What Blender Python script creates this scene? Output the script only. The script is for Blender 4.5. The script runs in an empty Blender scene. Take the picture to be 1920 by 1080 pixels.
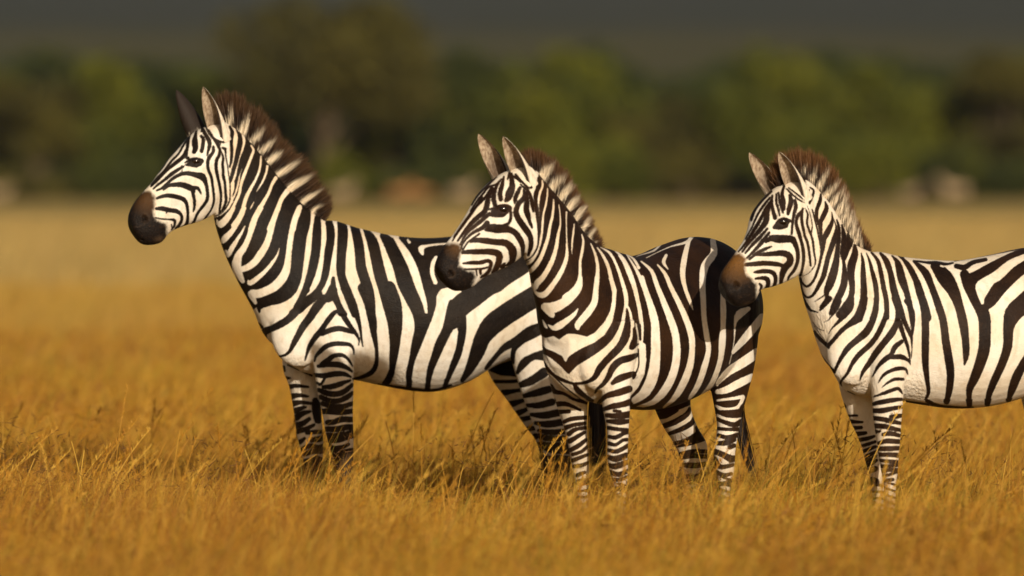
import bpy, math, random
import numpy as np
from mathutils import Vector, kdtree
from mathutils.bvhtree import BVHTree

# ---------------------------------------------------------------- camera, sky, sun, exposure
S = bpy.context.scene
COL = S.collection
CAMH = 1.48            # camera height above the plain, metres
FPX = 13950.0          # focal length in photograph pixels (1920 wide)
HORIZ = 330.0          # photograph row of the true horizon
PITCH = math.atan((540 - HORIZ) / FPX)
cam_d = bpy.data.cameras.new('camera')
cam = bpy.data.objects.new('camera', cam_d); COL.objects.link(cam)
cam.location = (0, 0, CAMH); cam.rotation_euler = (math.pi/2 - PITCH, 0, 0)
cam_d.sensor_width = 36; cam_d.lens = 36 * FPX / 1920
cam_d.clip_start = 0.5; cam_d.clip_end = 20000
cam_d.dof.use_dof = True; cam_d.dof.focus_distance = 29.4
cam_d.dof.aperture_fstop = (cam_d.lens / 1000) / 0.122
S.camera = cam
S.render.resolution_x = 1024; S.render.resolution_y = 576

SUN_EL = math.radians(20); SUN_AZ = math.radians(18)   # azimuth: to the right of straight behind the camera
W = bpy.data.worlds.new('World'); S.world = W; W.use_nodes = True
wn = W.node_tree.nodes; wl = W.node_tree.links
sky = wn.new('ShaderNodeTexSky'); sky.sky_type = 'NISHITA'; sky.sun_disc = False
sky.sun_elevation = SUN_EL; sky.sun_rotation = math.pi - SUN_AZ
sky.dust_density = 3.0
wb = wn.new('ShaderNodeMix'); wb.data_type = 'RGBA'; wb.blend_type = 'MULTIPLY'; wb.inputs[0].default_value = 1.0; wb.inputs[7].default_value = (1.0, 0.86, 0.70, 1)   # warm white balance
wl.new(sky.outputs[0], wb.inputs[6]); wl.new(wb.outputs[2], wn['Background'].inputs[0]); wn['Background'].inputs[1].default_value = 0.07
sd = bpy.data.lights.new('sun', 'SUN'); sd.energy = 4.9; sd.angle = math.radians(0.6); sd.color = (1.0, 0.88, 0.70)
sun = bpy.data.objects.new('sun', sd); COL.objects.link(sun)
sdir = Vector((math.sin(SUN_AZ)*math.cos(SUN_EL), -math.cos(SUN_AZ)*math.cos(SUN_EL), math.sin(SUN_EL)))  # towards the sun
sun.rotation_euler = sdir.to_track_quat('Z', 'Y').to_euler(); sun.location = (6, 10, 12)
S.view_settings.view_transform = 'Standard'; S.view_settings.look = 'None'
S.view_settings.gamma = 1; S.view_settings.exposure = -0.17

# ---------------------------------------------------------------- helpers
CP, SP = math.cos(PITCH), math.sin(PITCH)
def ray(px, py):
    a = (px - 960) / FPX; b = (540 - py) / FPX
    return Vector((a, CP + b*SP, -SP + b*CP))      # y is close to 1
def at(px, py, Y):
    r = ray(px, py); return Vector((0, 0, CAMH)) + r * (Y / r.y)
def proj(co):
    x = co[:, 0]; y = co[:, 1]; z = co[:, 2] - CAMH
    d = y*CP - z*SP; u = y*SP + z*CP
    return 960 + FPX*x/d, 540 - FPX*u/d
class Plane:
    """vertical plane of symmetry of an animal; th = how far it is turned from pure profile towards the camera"""
    def __init__(s, px, Y, th):
        s.th = math.radians(th); p = at(px, 540, Y); s.a = p
        s.L = Vector((math.sin(s.th), -math.cos(s.th), 0))
    def lift(s, px, py, d=0.0):
        r = ray(px, py); o = Vector((0, 0, CAMH)); t = ((s.a + s.L*d - o).dot(s.L)) / r.dot(s.L)
        return o + r*t
def tag(o, label=None, cat=None, group=None, kind=None):
    for k, v in (('label', label), ('category', cat), ('group', group), ('kind', kind)):
        if v: o[k] = v
    return o
def mesh_obj(name, verts, faces, mat=None, parent=None, smooth=True):
    me = bpy.data.meshes.new(name); me.from_pydata([tuple(v) for v in verts], [], faces)
    o = bpy.data.objects.new(name, me); COL.objects.link(o)
    if mat: me.materials.append(mat)
    if smooth: me.shade_smooth()
    if parent: o.parent = parent
    return o
def np_mesh(name, co, faces_tri=None, quads=None, mat=None, attrs=None, smooth=True):
    """fast mesh from numpy arrays"""
    me = bpy.data.meshes.new(name); nv = len(co)
    me.vertices.add(nv); me.vertices.foreach_set('co', np.ascontiguousarray(co, dtype=np.float32).ravel())
    loops = []; starts = []; n = 0
    if quads is not None:
        loops.append(quads.ravel()); starts.append(np.arange(len(quads))*4); n = len(quads)*4
    if faces_tri is not None:
        loops.append(faces_tri.ravel()); starts.append(n + np.arange(len(faces_tri))*3)
    L = np.concatenate(loops).astype(np.int32); ST = np.concatenate(starts).astype(np.int32)
    me.loops.add(len(L)); me.loops.foreach_set('vertex_index', L)
    me.polygons.add(len(ST)); me.polygons.foreach_set('loop_start', ST)
    me.update(calc_edges=True); me.validate()
    if smooth: me.shade_smooth()
    for k, v in (attrs or {}).items(): add_attr(me, k, v)
    if mat: me.materials.append(mat)
    o = bpy.data.objects.new(name, me); COL.objects.link(o); return o
def add_attr(me, name, vals):
    a = me.attributes.new(name, 'FLOAT', 'POINT'); a.data.foreach_set('value', np.ascontiguousarray(vals, dtype=np.float32))
def get_co(me):
    c = np.empty(len(me.vertices)*3, dtype=np.float32); me.vertices.foreach_get('co', c); return c.reshape(-1, 3).astype(np.float64)

# ---- node shorthand
class N:
    def __init__(s, name):
        s.m = bpy.data.materials.new(name); s.m.use_nodes = True; s.t = s.m.node_tree; s.b = s.t.nodes['Principled BSDF']; s.out = s.t.nodes['Material Output']
    def new(s, typ, **kw):
        n = s.t.nodes.new('ShaderNode'+typ)
        for k, v in kw.items(): setattr(n, k, v)
        return n
    def put(s, sock, v):
        if hasattr(v, 'is_output') or isinstance(v, bpy.types.NodeSocket): s.t.links.new(v, sock)
        else: sock.default_value = v
    def attr(s, name): return s.new('Attribute', attribute_name=name).outputs['Fac']
    def math(s, op, a, b=0.0, c=0.0, clamp=False):
        n = s.new('Math', operation=op, use_clamp=clamp)
        for i, v in enumerate((a, b, c)): s.put(n.inputs[i], v)
        return n.outputs[0]
    def ramp(s, f, lo, hi, smooth=True):
        n = s.new('MapRange', interpolation_type='SMOOTHSTEP' if smooth else 'LINEAR'); s.put(n.inputs[0], f); n.inputs[1].default_value = lo; n.inputs[2].default_value = hi
        return n.outputs[0]
    def mix(s, f, a, b, blend='MIX'):
        n = s.new('Mix', data_type='RGBA', blend_type=blend); s.put(n.inputs[0], f)
        for i, v in ((6, a), (7, b)): s.put(n.inputs[i], v if not isinstance(v, tuple) else (*v[:3], 1))
        return n.outputs[2]
    def noise(s, scale, detail=3, stretch=None, rough=0.55, coord='Object', out='Fac'):
        tc = s.new('TexCoord'); n = s.new('TexNoise'); n.inputs['Scale'].default_value = scale; n.inputs['Detail'].default_value = detail; n.inputs['Roughness'].default_value = rough
        src = tc.outputs[coord]
        if stretch:
            mp = s.new('Mapping'); mp.inputs['Scale'].default_value = stretch; s.t.links.new(src, mp.inputs[0]); src = mp.outputs[0]
        s.t.links.new(src, n.inputs['Vector']); return n.outputs[out]
    def cramp(s, f, stops):
        n = s.new('ValToRGB'); s.put(n.inputs[0], f); e = n.color_ramp.elements
        while len(e) < len(stops): e.new(0.5)
        for i, (p, c) in enumerate(stops): e[i].position = p; e[i].color = (*c, 1)
        return n.outputs[0]
    def bump(s, h, strength, dist):
        n = s.new('Bump'); n.inputs['Strength'].default_value = strength; n.inputs['Distance'].default_value = dist; s.put(n.inputs['Height'], h); s.put(s.b.inputs['Normal'], n.outputs[0])
    def done(s, color=None, rough=None, spec=None):
        if color is not None: s.put(s.b.inputs['Base Color'], color if not isinstance(color, tuple) else (*color[:3], 1))
        if rough is not None: s.put(s.b.inputs['Roughness'], rough)
        if spec is not None: s.b.inputs['Specular IOR Level'].default_value = spec
        return s.m

# ================================================================ ZEBRAS
#STRIPES_BEGIN
TR = {}
# coat patterns, with some shade and wrinkle dark painted in: '@' sets the origin and scale of the following rows; B/W = dark/light band as x,y,width points; PB/PW = dark/light patch
TR['z1'] = '''
@380,230,5.4
PB 375,130 378,210 358,300 335,400 312,480 300,550 325,600 322,680 302,740 310,800 270,870 200,935 130,965 60,985 60,2200 551,1863 600,1825 680,1782 783,1766 875,1712 924,1625 951,1512 972,1366 989,1215 1011,1074 1030,920 1100,830 1400,700 1400,-200 375,-200
W 400,110,20 420,180,34 400,270,30 370,350,28 345,450,24 330,530,26 305,600,26 290,660,16
W 400,465,10 380,520,12 370,560,20 355,640,22 330,720,22 290,800,22 250,850,26 200,910,22 140,945,14
W 490,230,20 515,280,30 490,350,34 460,430,34 420,530,38 390,620,34 370,720,34 330,810,34 290,890,40 230,970,50 190,1020,70 150,1020,40
W 590,340,20 588,400,26 575,480,28 535,580,30 490,660,36 440,760,44 410,860,44 370,950,44 310,1040,50
W 655,440,30 645,500,26 615,580,26 570,660,20 543,700,10
W 520,800,14 495,850,18 475,885,6
W 740,560,44 700,630,34 670,710,36 620,800,44 560,900,56 515,1000,64 490,1080,64
W 860,690,60 800,770,50 770,850,52 740,930,54 700,1020,60 680,1080,64
W 985,850,46 970,910,50 940,980,54 915,1080,60
B 275,40,20 300,100,34 290,180,30 295,280,28 290,380,24 275,450,12
B 345,75,14 375,130,36 378,210,50 358,300,46 335,400,38 312,480,36 295,550,28 285,600,10
@390,390,5.4
W 260,0,40 230,60,46 180,130,60 130,180,50 100,150,40 90,120,20
W 370,0,40 340,80,44 290,170,46 230,250,60 170,310,70 150,340,50
W 375,180,16 340,250,30 290,330,44 240,410,56 200,480,50 180,440,40
W 530,0,64 480,100,60 440,220,60 400,330,60 360,410,70 310,480,80 290,560,100 290,620,100 320,690,80 350,740,50
W 710,0,56 665,120,60 630,250,64 590,370,74 530,470,80 470,550,76 400,600,70 320,630,60
W 725,400,10 700,480,26 640,570,40 570,650,46 500,710,54 430,760,56 410,740,30
W 925,0,60 880,110,62 850,230,60 830,350,62 815,480,64 800,600,80 760,700,96 680,790,96 590,840,90 500,870,90 440,870,80 480,960,40
B 1000,20,80 985,150,100 950,280,100 935,400,100 915,520,110 900,640,110 880,740,110 830,840,110 750,910,90 660,930,90 570,960,90 520,1000,50 520,1050,20
B 1110,100,60 1105,200,80 1100,320,90 1090,440,90 1070,560,90 1040,680,80 1005,780,70 975,850,60 940,930,60 900,1000,60
B 1225,150,70 1240,220,80 1240,330,80 1220,450,80 1205,560,70 1190,660,70 1160,760,60 1110,840,60 1050,900,60 1000,960,70 920,1020,80 860,1070,80
B 1350,150,80 1365,230,100 1360,350,100 1350,480,90 1345,600,90 1350,680,80 1380,780,86 1420,880,90 1460,980,90 1490,1070,80
B 1268,710,30 1268,800,56 1270,870,70 1210,900,50 1160,950,60 1110,1010,66 1060,1070,70
B 1270,880,70 1310,960,60 1350,1030,56 1380,1080,56
B 1480,180,80 1510,290,90 1530,400,96 1540,500,96 1550,600,100 1580,700,100 1620,820,100 1640,940,100 1650,1070,90
@460,540,5.4
B 150,200,30 220,140,80 330,105,110 420,50,110
B 560,120,60 540,190,70 500,250,80 430,320,70 350,370,70 270,410,60 200,440,70 190,480,50 210,540,30 235,590,16
B 620,20,60 580,80,50 560,130,60
B 740,60,80 660,110,90 600,160,90 540,220,80
B 90,340,16 130,370,36 165,395,30
B 800,100,70 720,190,80 660,290,76 590,380,70 540,470,60 490,560,50 450,640,30 400,680,20 330,695,14 300,700,10
B 880,0,70 880,40,100 840,100,90
B 890,60,90 930,140,60 960,220,50 1010,310,50 1070,400,44 1110,450,36 1150,520,14 1145,580,8
B 960,270,30 930,240,30 900,250,40 850,310,50 800,380,46 760,440,56 700,510,50 650,590,40 625,660,24 605,730,10
B 780,460,50 850,430,50 950,410,50 1030,430,44 1090,450,30
B 700,740,14 715,690,24 760,640,40 820,590,44 900,565,44 990,565,40 1060,575,30 1095,620,18 1100,670,8
B 740,800,14 790,770,60 850,720,50 900,685,40 980,680,36 1030,710,26 1060,750,20 1085,790,8
B 790,780,50 860,770,40 950,770,40 1030,800,24 1080,840,10
B 1010,0,90 1060,100,80 1100,200,66 1130,280,50 1155,370,34 1170,460,20 1180,540,14 1190,590,8
B 1190,0,100 1240,130,90 1270,250,86 1290,350,80 1300,450,60 1320,560,40 1330,640,32 1330,740,36 1310,810,44 1270,860,44 1200,895,36 1130,915,24 1090,920,14
B 1450,0,140 1500,150,150 1520,300,140 1520,450,120 1510,580,90 1500,680,80 1490,780,60 1480,860,50 1450,930,60 1410,980,40
B 1100,930,14 1180,965,20 1300,985,14 1400,990,12
B 360,740,10 450,790,12 540,835,8
@680,420,3.376
PB 230,100 235,60 560,30 1200,30 1200,430 1040,430 930,400 700,500 560,620 520,700 440,700 400,620 330,400 300,220
B 20,40,30 60,110,66 85,210,70 110,320,74 140,420,74 170,520,80 200,620,84 205,720,70 200,820,50 190,900,34 175,960,40 140,1010,30
B 130,75,40 190,150,90 235,260,90 270,370,100 320,460,110 370,560,110 375,660,90 350,760,80 325,860,60 300,950,50 293,1030,26
W 210,90,30 270,180,50 320,280,56 355,390,50 390,490,34 403,560,20
W 285,100,14 295,115,22
W 380,190,20 370,155,40 400,140,20 460,130,16 530,125,14
W 465,215,30 445,250,30 440,310,30 460,370,30
W 600,440,60 520,450,90 500,520,74 480,600,80 450,690,90 410,790,90 370,890,90 350,980,80
W 1090,330,80 1030,360,110 960,430,120 870,500,110 790,560,120 710,620,90 690,700,80
PW 690,560 640,660 650,760 800,700 740,640
B 1090,200,90 1030,260,90 920,320,110 800,390,120 700,460,130 610,530,130 570,620,90
B 560,620,70 530,680,60 490,760,60 460,840,50 430,920,40 415,1000,30 410,1050,24
B 620,600,70 630,680,50 620,740,50 600,830,44 570,900,40 540,970,34 520,1030,20
W 595,690,20 570,780,44 530,870,60 500,960,60
B 1180,400,130 1120,440,130 1030,500,140 920,570,140 820,640,130 760,720,100 730,800,90 700,870,70 670,930,50 630,990,24
W 1180,560,100 1120,570,90 1040,620,90 960,670,90 880,730,90
B 1200,630,60 1130,660,70 1060,690,80 980,740,60 900,780,40 850,830,26 800,890,26 780,915,16
B 1000,740,50 960,790,30 950,840,26 955,880,12
B 1150,830,70 1080,840,40 1020,880,50 980,940,20
B 1148,940,60 1080,985,50 1020,1010,40 975,1025,16
B 100,1015,8 300,1045,10 440,1055,8 560,1020,6
@520,680,4.5
B 345,30,24 420,15,40 500,20,36 570,40,24 630,75,12
B 320,105,30 400,110,40 480,95,44 560,95,36 620,120,14
B 405,120,16 370,180,18 333,170,16
B 390,205,24 460,200,38 540,175,36 615,150,16
B 350,230,26 420,258,38 500,265,38 570,240,34 630,185,24
B 365,290,28 440,320,34 520,320,32 590,290,34 632,255,20
B 380,345,30 450,365,32 540,372,34 632,345,26
B 390,410,36 450,412,40 540,418,40 632,410,30
B 425,505,36 480,500,36 540,480,40 635,480,36
B 415,560,34 500,560,40 580,545,40 640,540,30
B 425,610,30 500,610,26 560,590,14
B 430,655,44 520,650,40 600,610,60 650,600,60
B 440,690,20 460,720,30 540,715,26 600,690,16
B 460,770,40 540,760,34 640,745,40 640,790,50
B 500,850,26 540,830,30 590,850,40 640,830,40
B 510,900,30 580,890,40 640,880,40
PB 440,785 700,760 700,1500 440,1500
W 500,850,9 520,825,10 560,820,8 580,840,6
W 470,800,6 540,800,5 600,780,5
W 520,900,6 560,885,6
W 600,900,6 640,890,6
W 520,940,8 560,930,8
W 600,990,8 650,980,8
@900,560,3.175
B 410,540,36 340,560,36 260,580,16
B 430,615,34 350,635,30 280,635,14
B 500,670,36 460,680,36 380,695,34 305,690,14
B 530,730,34 490,735,34 400,748,34 330,740,14
B 540,788,24 500,790,24 420,796,26 350,785,14
B 550,830,26 440,835,26 345,820,30
B 560,866,24 500,870,24 420,870,22 360,860,16
B 560,900,40 440,900,40 380,880,30
B 380,960,40 460,960,50 540,960,40
B 400,1010,30 460,1020,40 530,1020,40
PB 370,1020 620,1000 620,1500 370,1500
'''
TR['z1_ff'] = '''
@520,680,4.5
B 50,40,30 60,70,16
B 70,130,30 105,130,14
B 95,205,36 160,195,24 260,205,8
B 120,285,40 180,275,26 260,285,8
B 135,345,40 200,335,26 290,345,12
B 155,405,40 200,385,26 240,375,10
B 160,465,44 210,430,34 275,412,14
B 165,530,46 220,510,34 270,475,22
B 170,580,34 240,560,30 310,525,14
B 320,320,40 335,380,80 345,440,80 345,480,60
B 250,590,26 330,585,26 385,580,20
B 190,670,30 230,640,16
B 290,650,34 350,645,40 390,630,34
B 210,730,30 280,700,30 340,720,40 390,710,40
B 230,770,30 300,750,34 370,750,30
B 230,840,40 300,820,40
B 330,800,30 370,830,40 330,880,40
B 240,920,60 300,900,30
PB 215,900 420,880 420,1500 215,1500
W 250,960,7 300,950,7
B 90,20,10 200,65,12 290,110,12
'''
TR['z1_fh'] = '''
@900,560,3.175
PB 60,400 110,355 160,350 300,300 300,470 120,455 50,425
B 85,492,16 190,492,14 260,480,20
B 140,560,30 215,548,14 260,540,20
B 180,630,34 260,605,14
B 220,685,30 280,658,14
B 245,720,24 310,705,16
B 290,775,24 345,768,16
B 330,820,30 350,815,20
B 350,870,30 400,860,30
B 370,920,50 430,920,50
'''  # the PB patch paints the deep shade between the hind legs
TR['z1_head'] = '''
@230,240,4.696
B 560,190,18 530,255,30 450,320,28 380,380,22 310,455,18 250,515,12
B 535,340,16 490,365,26 430,405,28 370,455,22 310,500,16 270,535,10
B 600,50,14 540,110,14 470,190,14 400,270,12 350,350,10 270,440,7
B 560,60,10 480,130,12 420,200,12 390,250,10
B 575,90,12 530,160,14 490,230,14 430,290,16 370,370,14 300,440,10 250,500,7
B 300,550,12 345,530,18 400,480,20 450,440,24 520,405,28 580,400,36 650,415,44 700,430,60 730,480,32 740,540,26 735,620,22 700,690,22 660,750,18 630,820,20 605,855,16
B 520,330,5 525,370,5 505,400,5
B 360,545,10 400,510,24 450,500,34 520,500,44 590,525,50 620,545,40 620,580,26 632,640,22 630,700,18 622,735,10
B 620,525,30 660,530,26 680,560,16 688,580,8
B 300,620,16 340,605,26 400,595,34 470,605,36 530,625,36 560,660,28 572,720,22 573,790,22 565,840,26 535,870,16 490,885,10
B 300,710,22 350,710,38 420,725,36 480,735,34 515,765,24 520,810,22 500,850,22 470,885,18
B 290,790,8 340,800,10 400,805,10 450,810,22 460,830,20 450,870,14 430,895,8
B 385,730,8 385,752,6
B 430,850,6 435,880,6
B 700,0,24 730,60,30 760,110,34 765,160,30 745,240,10
B 650,20,14 640,70,26 635,120,50 640,180,44 630,215,34
B 690,70,20 710,100,26 705,160,30 695,205,30
B 590,70,10 575,120,24 570,170,24 560,250,20 575,265,30
B 800,165,18 800,210,24 760,265,28 748,310,24 755,370,24 780,430,22 790,500,20 793,580,20 790,660,18 775,720,14 730,790,12 715,805,8
B 770,30,8 790,80,10 830,140,20 855,190,22 850,240,24 825,290,26 825,370,26 840,440,24 855,520,22 865,600,22 860,680,18 850,740,12
B 850,160,6 865,200,8 885,260,16 880,320,20 890,400,22 900,480,20 905,560,20 910,640,22 885,710,16 850,750,10
B 905,200,14 910,260,8 925,340,6 935,420,6 945,490,8 945,600,8 935,660,8 880,740,8 820,775,6
B 880,175,16 905,185,22
B 810,90,6 850,115,12 890,125,16 920,105,12
B 750,20,8 790,90,6 840,140,8
@320,140,6
B 390,560,12 420,640,14 480,720,14 560,790,10
B 430,620,10 500,730,12 560,770,8
B 350,600,10 345,640,14
@230,240,4.696
PB 560,322 595,277 650,262 700,273 714,295 692,328 650,348 600,340
B 550,305,10 590,280,18 640,270,16 700,280,14 710,295,10
B 560,325,14 610,330,16 660,330,12 690,310,8
'''
TR['z1_mz'] = '@230,240,4.696\nPB 165,555 240,550 285,600 285,680 272,750 300,810 390,840 395,920 400,1180 -150,1180 -150,480 120,560'
TR['z1_mane'] = '''
@320,140,6
W 655,570,60 680,450,50 685,370,20
W 800,650,90 840,560,70 875,470,30
W 905,760,60 970,700,60 1050,610,30
W 1010,870,60 1090,810,60 1170,740,24
W 1100,980,70 1170,930,80 1240,880,30
@380,230,5.4
W 740,540,60 820,490,70 900,440,70 970,400,30
W 860,690,70 930,630,80 1020,580,70 1090,540,30
W 985,840,60 1040,780,60 1120,730,50 1200,685,20
W 1110,910,50 1150,860,40 1200,845,20
'''
TR['z2'] = '''
@0,0,1
PB 1010,329 1009,353 1004.4,367.8 1007.3,396.7 1009.8,415.8 1011.6,434.4 1011.8,453.3 1006.7,475.6 997.8,486.7 986.7,492.2 973,493 955,520 955,640 1008.9,640.4 1018.5,683.7 1033,699.3 1052.2,711.4 1081,719.8 1100.4,716.2 1114.8,707.8 1124.4,690.9 1138.9,674 1158,654.8 1172.6,635.5 1177.9,616.3 1177,592 1175.5,581.4 1189.4,601.8 1190.6,616.3 1191.8,633 1211,645 1212.3,676.5 1208.7,703 1196.7,727 1182.2,743.9 1181.7,763 1205,771 1240,771 1290,757 1335,742 1335,775 1400,775 1470,770 1470,400 1150,400 1030,290
@960,320,4.5
W 255,85,20 258,130,22 235,190,24 222,270,22 222,350,20 228,430,14 236,520,10
W 300,150,14 298,210,18 285,290,20 265,370,20 258,450,22 250,540,22 230,630,26 200,710,26 160,770,26 115,795,24
W 350,240,14 350,310,22 340,390,26 320,470,28 305,560,32 280,640,36 245,730,38 200,800,42 150,850,40 120,835,34
W 395,290,14 405,360,14 408,450,18 390,540,28 375,640,36 350,730,42 310,820,46 260,900,50 210,950,56 195,990,40 165,960,30
W 460,350,18 458,420,14 460,520,14 462,620,18 462,720,34 440,800,40 400,880,46 340,970,48 280,1040,56 240,1050,50 200,1030,30 175,990,16
W 525,450,14 518,520,20 508,600,18 505,680,12 506,705,6
W 590,540,14 602,600,24 590,690,28 575,770,26 575,860,30 565,940,44 520,1010,50 450,1070,60
W 665,615,14 700,700,26 722,800,32 720,900,40 710,1000,46 700,1080,46
W 720,650,16 770,720,28 815,820,34 840,930,38 865,1040,38
W 745,645,10 820,690,26 865,760,26 905,860,30 935,960,32 965,1060,34
W 850,660,10 920,720,28 970,800,36 1010,900,40 1040,1000,38 1055,1080,34
W 970,705,8 1030,750,24 1070,820,30
@980,520,4.154
W 450,0,34 440,80,50 380,150,70 300,210,80 220,240,90 170,230,60 220,280,60 235,305,24
W 580,0,42 570,100,46 560,190,54 520,260,60 470,320,60 430,370,54 430,400,30
W 430,245,14 400,290,36 340,340,50 280,380,60 240,395,40 200,370,14
W 155,330,10 175,375,26 190,395,16
PW 120,430 150,455 180,470 240,455 285,482 320,455 350,437 420,440 500,460 560,430 640,340 680,260 695,180 695,100 665,0 705,0 735,100 725,230 700,350 640,450 560,510 470,550 400,590 355,625 335,668 305,615 250,585 180,555 110,490
W 765,0,28 795,100,36 808,200,36 790,290,30 775,370,36 735,470,50 680,550,66 610,620,90 540,690,130 470,740,140 410,770,100
W 130,590,20 200,650,60 270,720,80 340,775,60 400,785,70
W 812,220,24 840,280,22 850,370,24 845,450,24 825,520,30
W 850,0,30 880,90,28 900,180,26 920,280,26 932,380,24 932,480,18 922,560,20 915,640,24 915,720,30 900,800,40 860,880,30
W 882,360,14 895,440,20 905,520,14 910,600,8
W 930,0,36 960,110,44 1000,230,56 1030,350,66 1035,480,76 1035,600,80 1020,740,90 980,850,90 920,930,70 860,970,50
B 812,250,14 820,330,30 822,400,36 800,480,50 740,560,56 660,640,50 600,710,50 560,780,36 500,815,22 430,830,14 380,825,16 300,795,24 220,745,16 160,680,14
B 870,400,20 875,470,36 860,530,50 850,545,30 900,520,10
B 890,605,30 830,630,50 760,650,50 705,700,50 670,770,40 630,830,30 580,870,16 565,900,8
B 700,825,26 750,790,50 820,765,46 870,750,30 865,780,20
B 900,560,8 905,640,6 900,700,8 860,790,8
B 590,980,14 650,925,36 740,900,50 830,870,50
B 625,1030,20 700,1005,34 780,990,36 835,970,44
B 215,850,40 250,890,34 320,905,20 400,950,12 500,980,10
B 215,920,20 250,960,10
B 250,990,30 330,985,26 400,1010,14 450,1035,8
B 260,1050,24 360,1045,20
B 400,830,20 430,880,40 500,935,26 540,960,20
B 240,770,5 360,880,5 480,970,5
@1160,430,3.086
W 30,120,10 75,190,14 110,250,22 145,330,30 180,430,36 205,530,46
W 160,940,56 90,990,40
W 0,150,12 30,190,20 60,260,24 90,340,24 115,440,24 130,540,22
W 130,185,12 190,240,24 220,320,30 260,420,36 300,520,44 330,620,46 335,740,48 310,850,50 260,940,50 200,1000,40 110,1030,24
W 225,205,12 270,260,24 300,330,28 350,430,34 390,520,38 420,610,40 425,700,36 410,800,44 370,900,46 320,980,36 260,1030,20
W 430,40,20 405,70,26 380,170,36 370,260,34 385,340,26 410,410,24 430,465,8
W 545,65,36 550,140,44 500,210,50 485,300,40 490,420,36 495,520,34 510,620,36 520,700,32 495,800,40 460,900,36 410,980,26
W 600,360,24 605,450,38 605,560,34 600,640,44 590,750,34 555,860,34 520,920,30 480,960,20
W 750,460,30 700,490,50 675,540,20 670,620,10 660,700,8 640,780,8
W 830,510,50 740,620,50 670,700,30 660,720,10
W 800,715,60 720,770,60 640,820,50 580,880,30 570,900,20
W 770,855,44 700,890,50 620,930,44 570,940,30
W 720,975,30 690,1030,30 620,1050,44 560,1020,20
W 570,990,20 650,980,26 720,970,30
W 330,40,8 270,60,16 200,80,10 130,120,6
W 240,90,16 200,125,14 120,150,8 100,160,6
W 420,45,20 390,75,20 300,100,10 220,135,8 160,165,8
W 275,150,20 260,190,24 285,230,10
B 75,1035,14 200,1045,12 330,1040,8 430,1000,6
@960,680,3.6
B 310,330,16 370,330,14
B 350,400,16 400,380,20 500,370,18
B 360,440,24 420,420,18 490,410,16
B 385,480,24 430,450,18 500,440,14
B 390,530,26 440,500,20 490,470,14
B 395,590,20 450,560,22 500,520,14
B 410,620,16 470,600,14 515,560,12
B 410,660,20 460,640,16 515,620,12
B 420,700,18 480,690,18 520,670,10
B 440,760,20 490,740,14
B 450,800,20 520,790,16
B 640,355,20 700,360,30 795,350,40
B 690,325,12 730,330,12
B 645,395,14 720,400,34 790,395,20
B 650,440,18 720,450,18 790,455,14
B 655,500,16 700,505,20 750,480,18 790,470,12
B 655,545,20 700,555,14 745,525,14 775,520,16
B 650,590,16 700,600,22 750,580,20 780,560,20
B 645,635,20 700,650,34 770,625,30
B 650,690,18 700,700,34 780,670,26
B 665,740,22 720,755,26 785,730,20
B 680,790,18 730,790,18 780,770,14
B 700,850,20 760,840,16
B 980,360,40 1040,350,40 1110,320,20
B 1020,430,26 1100,400,30 1180,350,26 1200,310,12
B 1060,480,14 1140,450,24 1210,410,26 1230,370,16
B 1100,545,20 1180,530,34 1260,480,40 1250,440,20
B 1110,560,20 1200,540,30 1300,510,26
B 1140,620,24 1220,600,24 1310,600,18
B 1150,640,20 1230,630,20 1310,635,20
B 1160,690,24 1230,695,30 1305,685,24
B 1180,770,30 1240,775,26 1300,765,20
B 1280,735,14 1300,735,14
B 1180,810,20 1290,800,16
B 1380,330,14 1450,345,40 1540,340,50 1560,300,30
B 1385,380,16 1430,400,20 1500,420,26 1545,400,30
B 1395,445,16 1450,450,14 1530,450,20
B 1395,490,18 1450,505,20 1520,490,24
B 1390,545,20 1450,540,30 1500,520,20
B 1470,570,24 1500,560,20
B 1370,600,30 1420,620,30 1480,650,40 1500,640,20
B 1370,650,24 1400,700,24 1450,700,20 1490,690,16
B 1380,740,20 1430,760,20 1480,750,14
B 1400,820,20 1470,810,20
'''  # one thin chest stroke paints the dark of skin wrinkles
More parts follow.
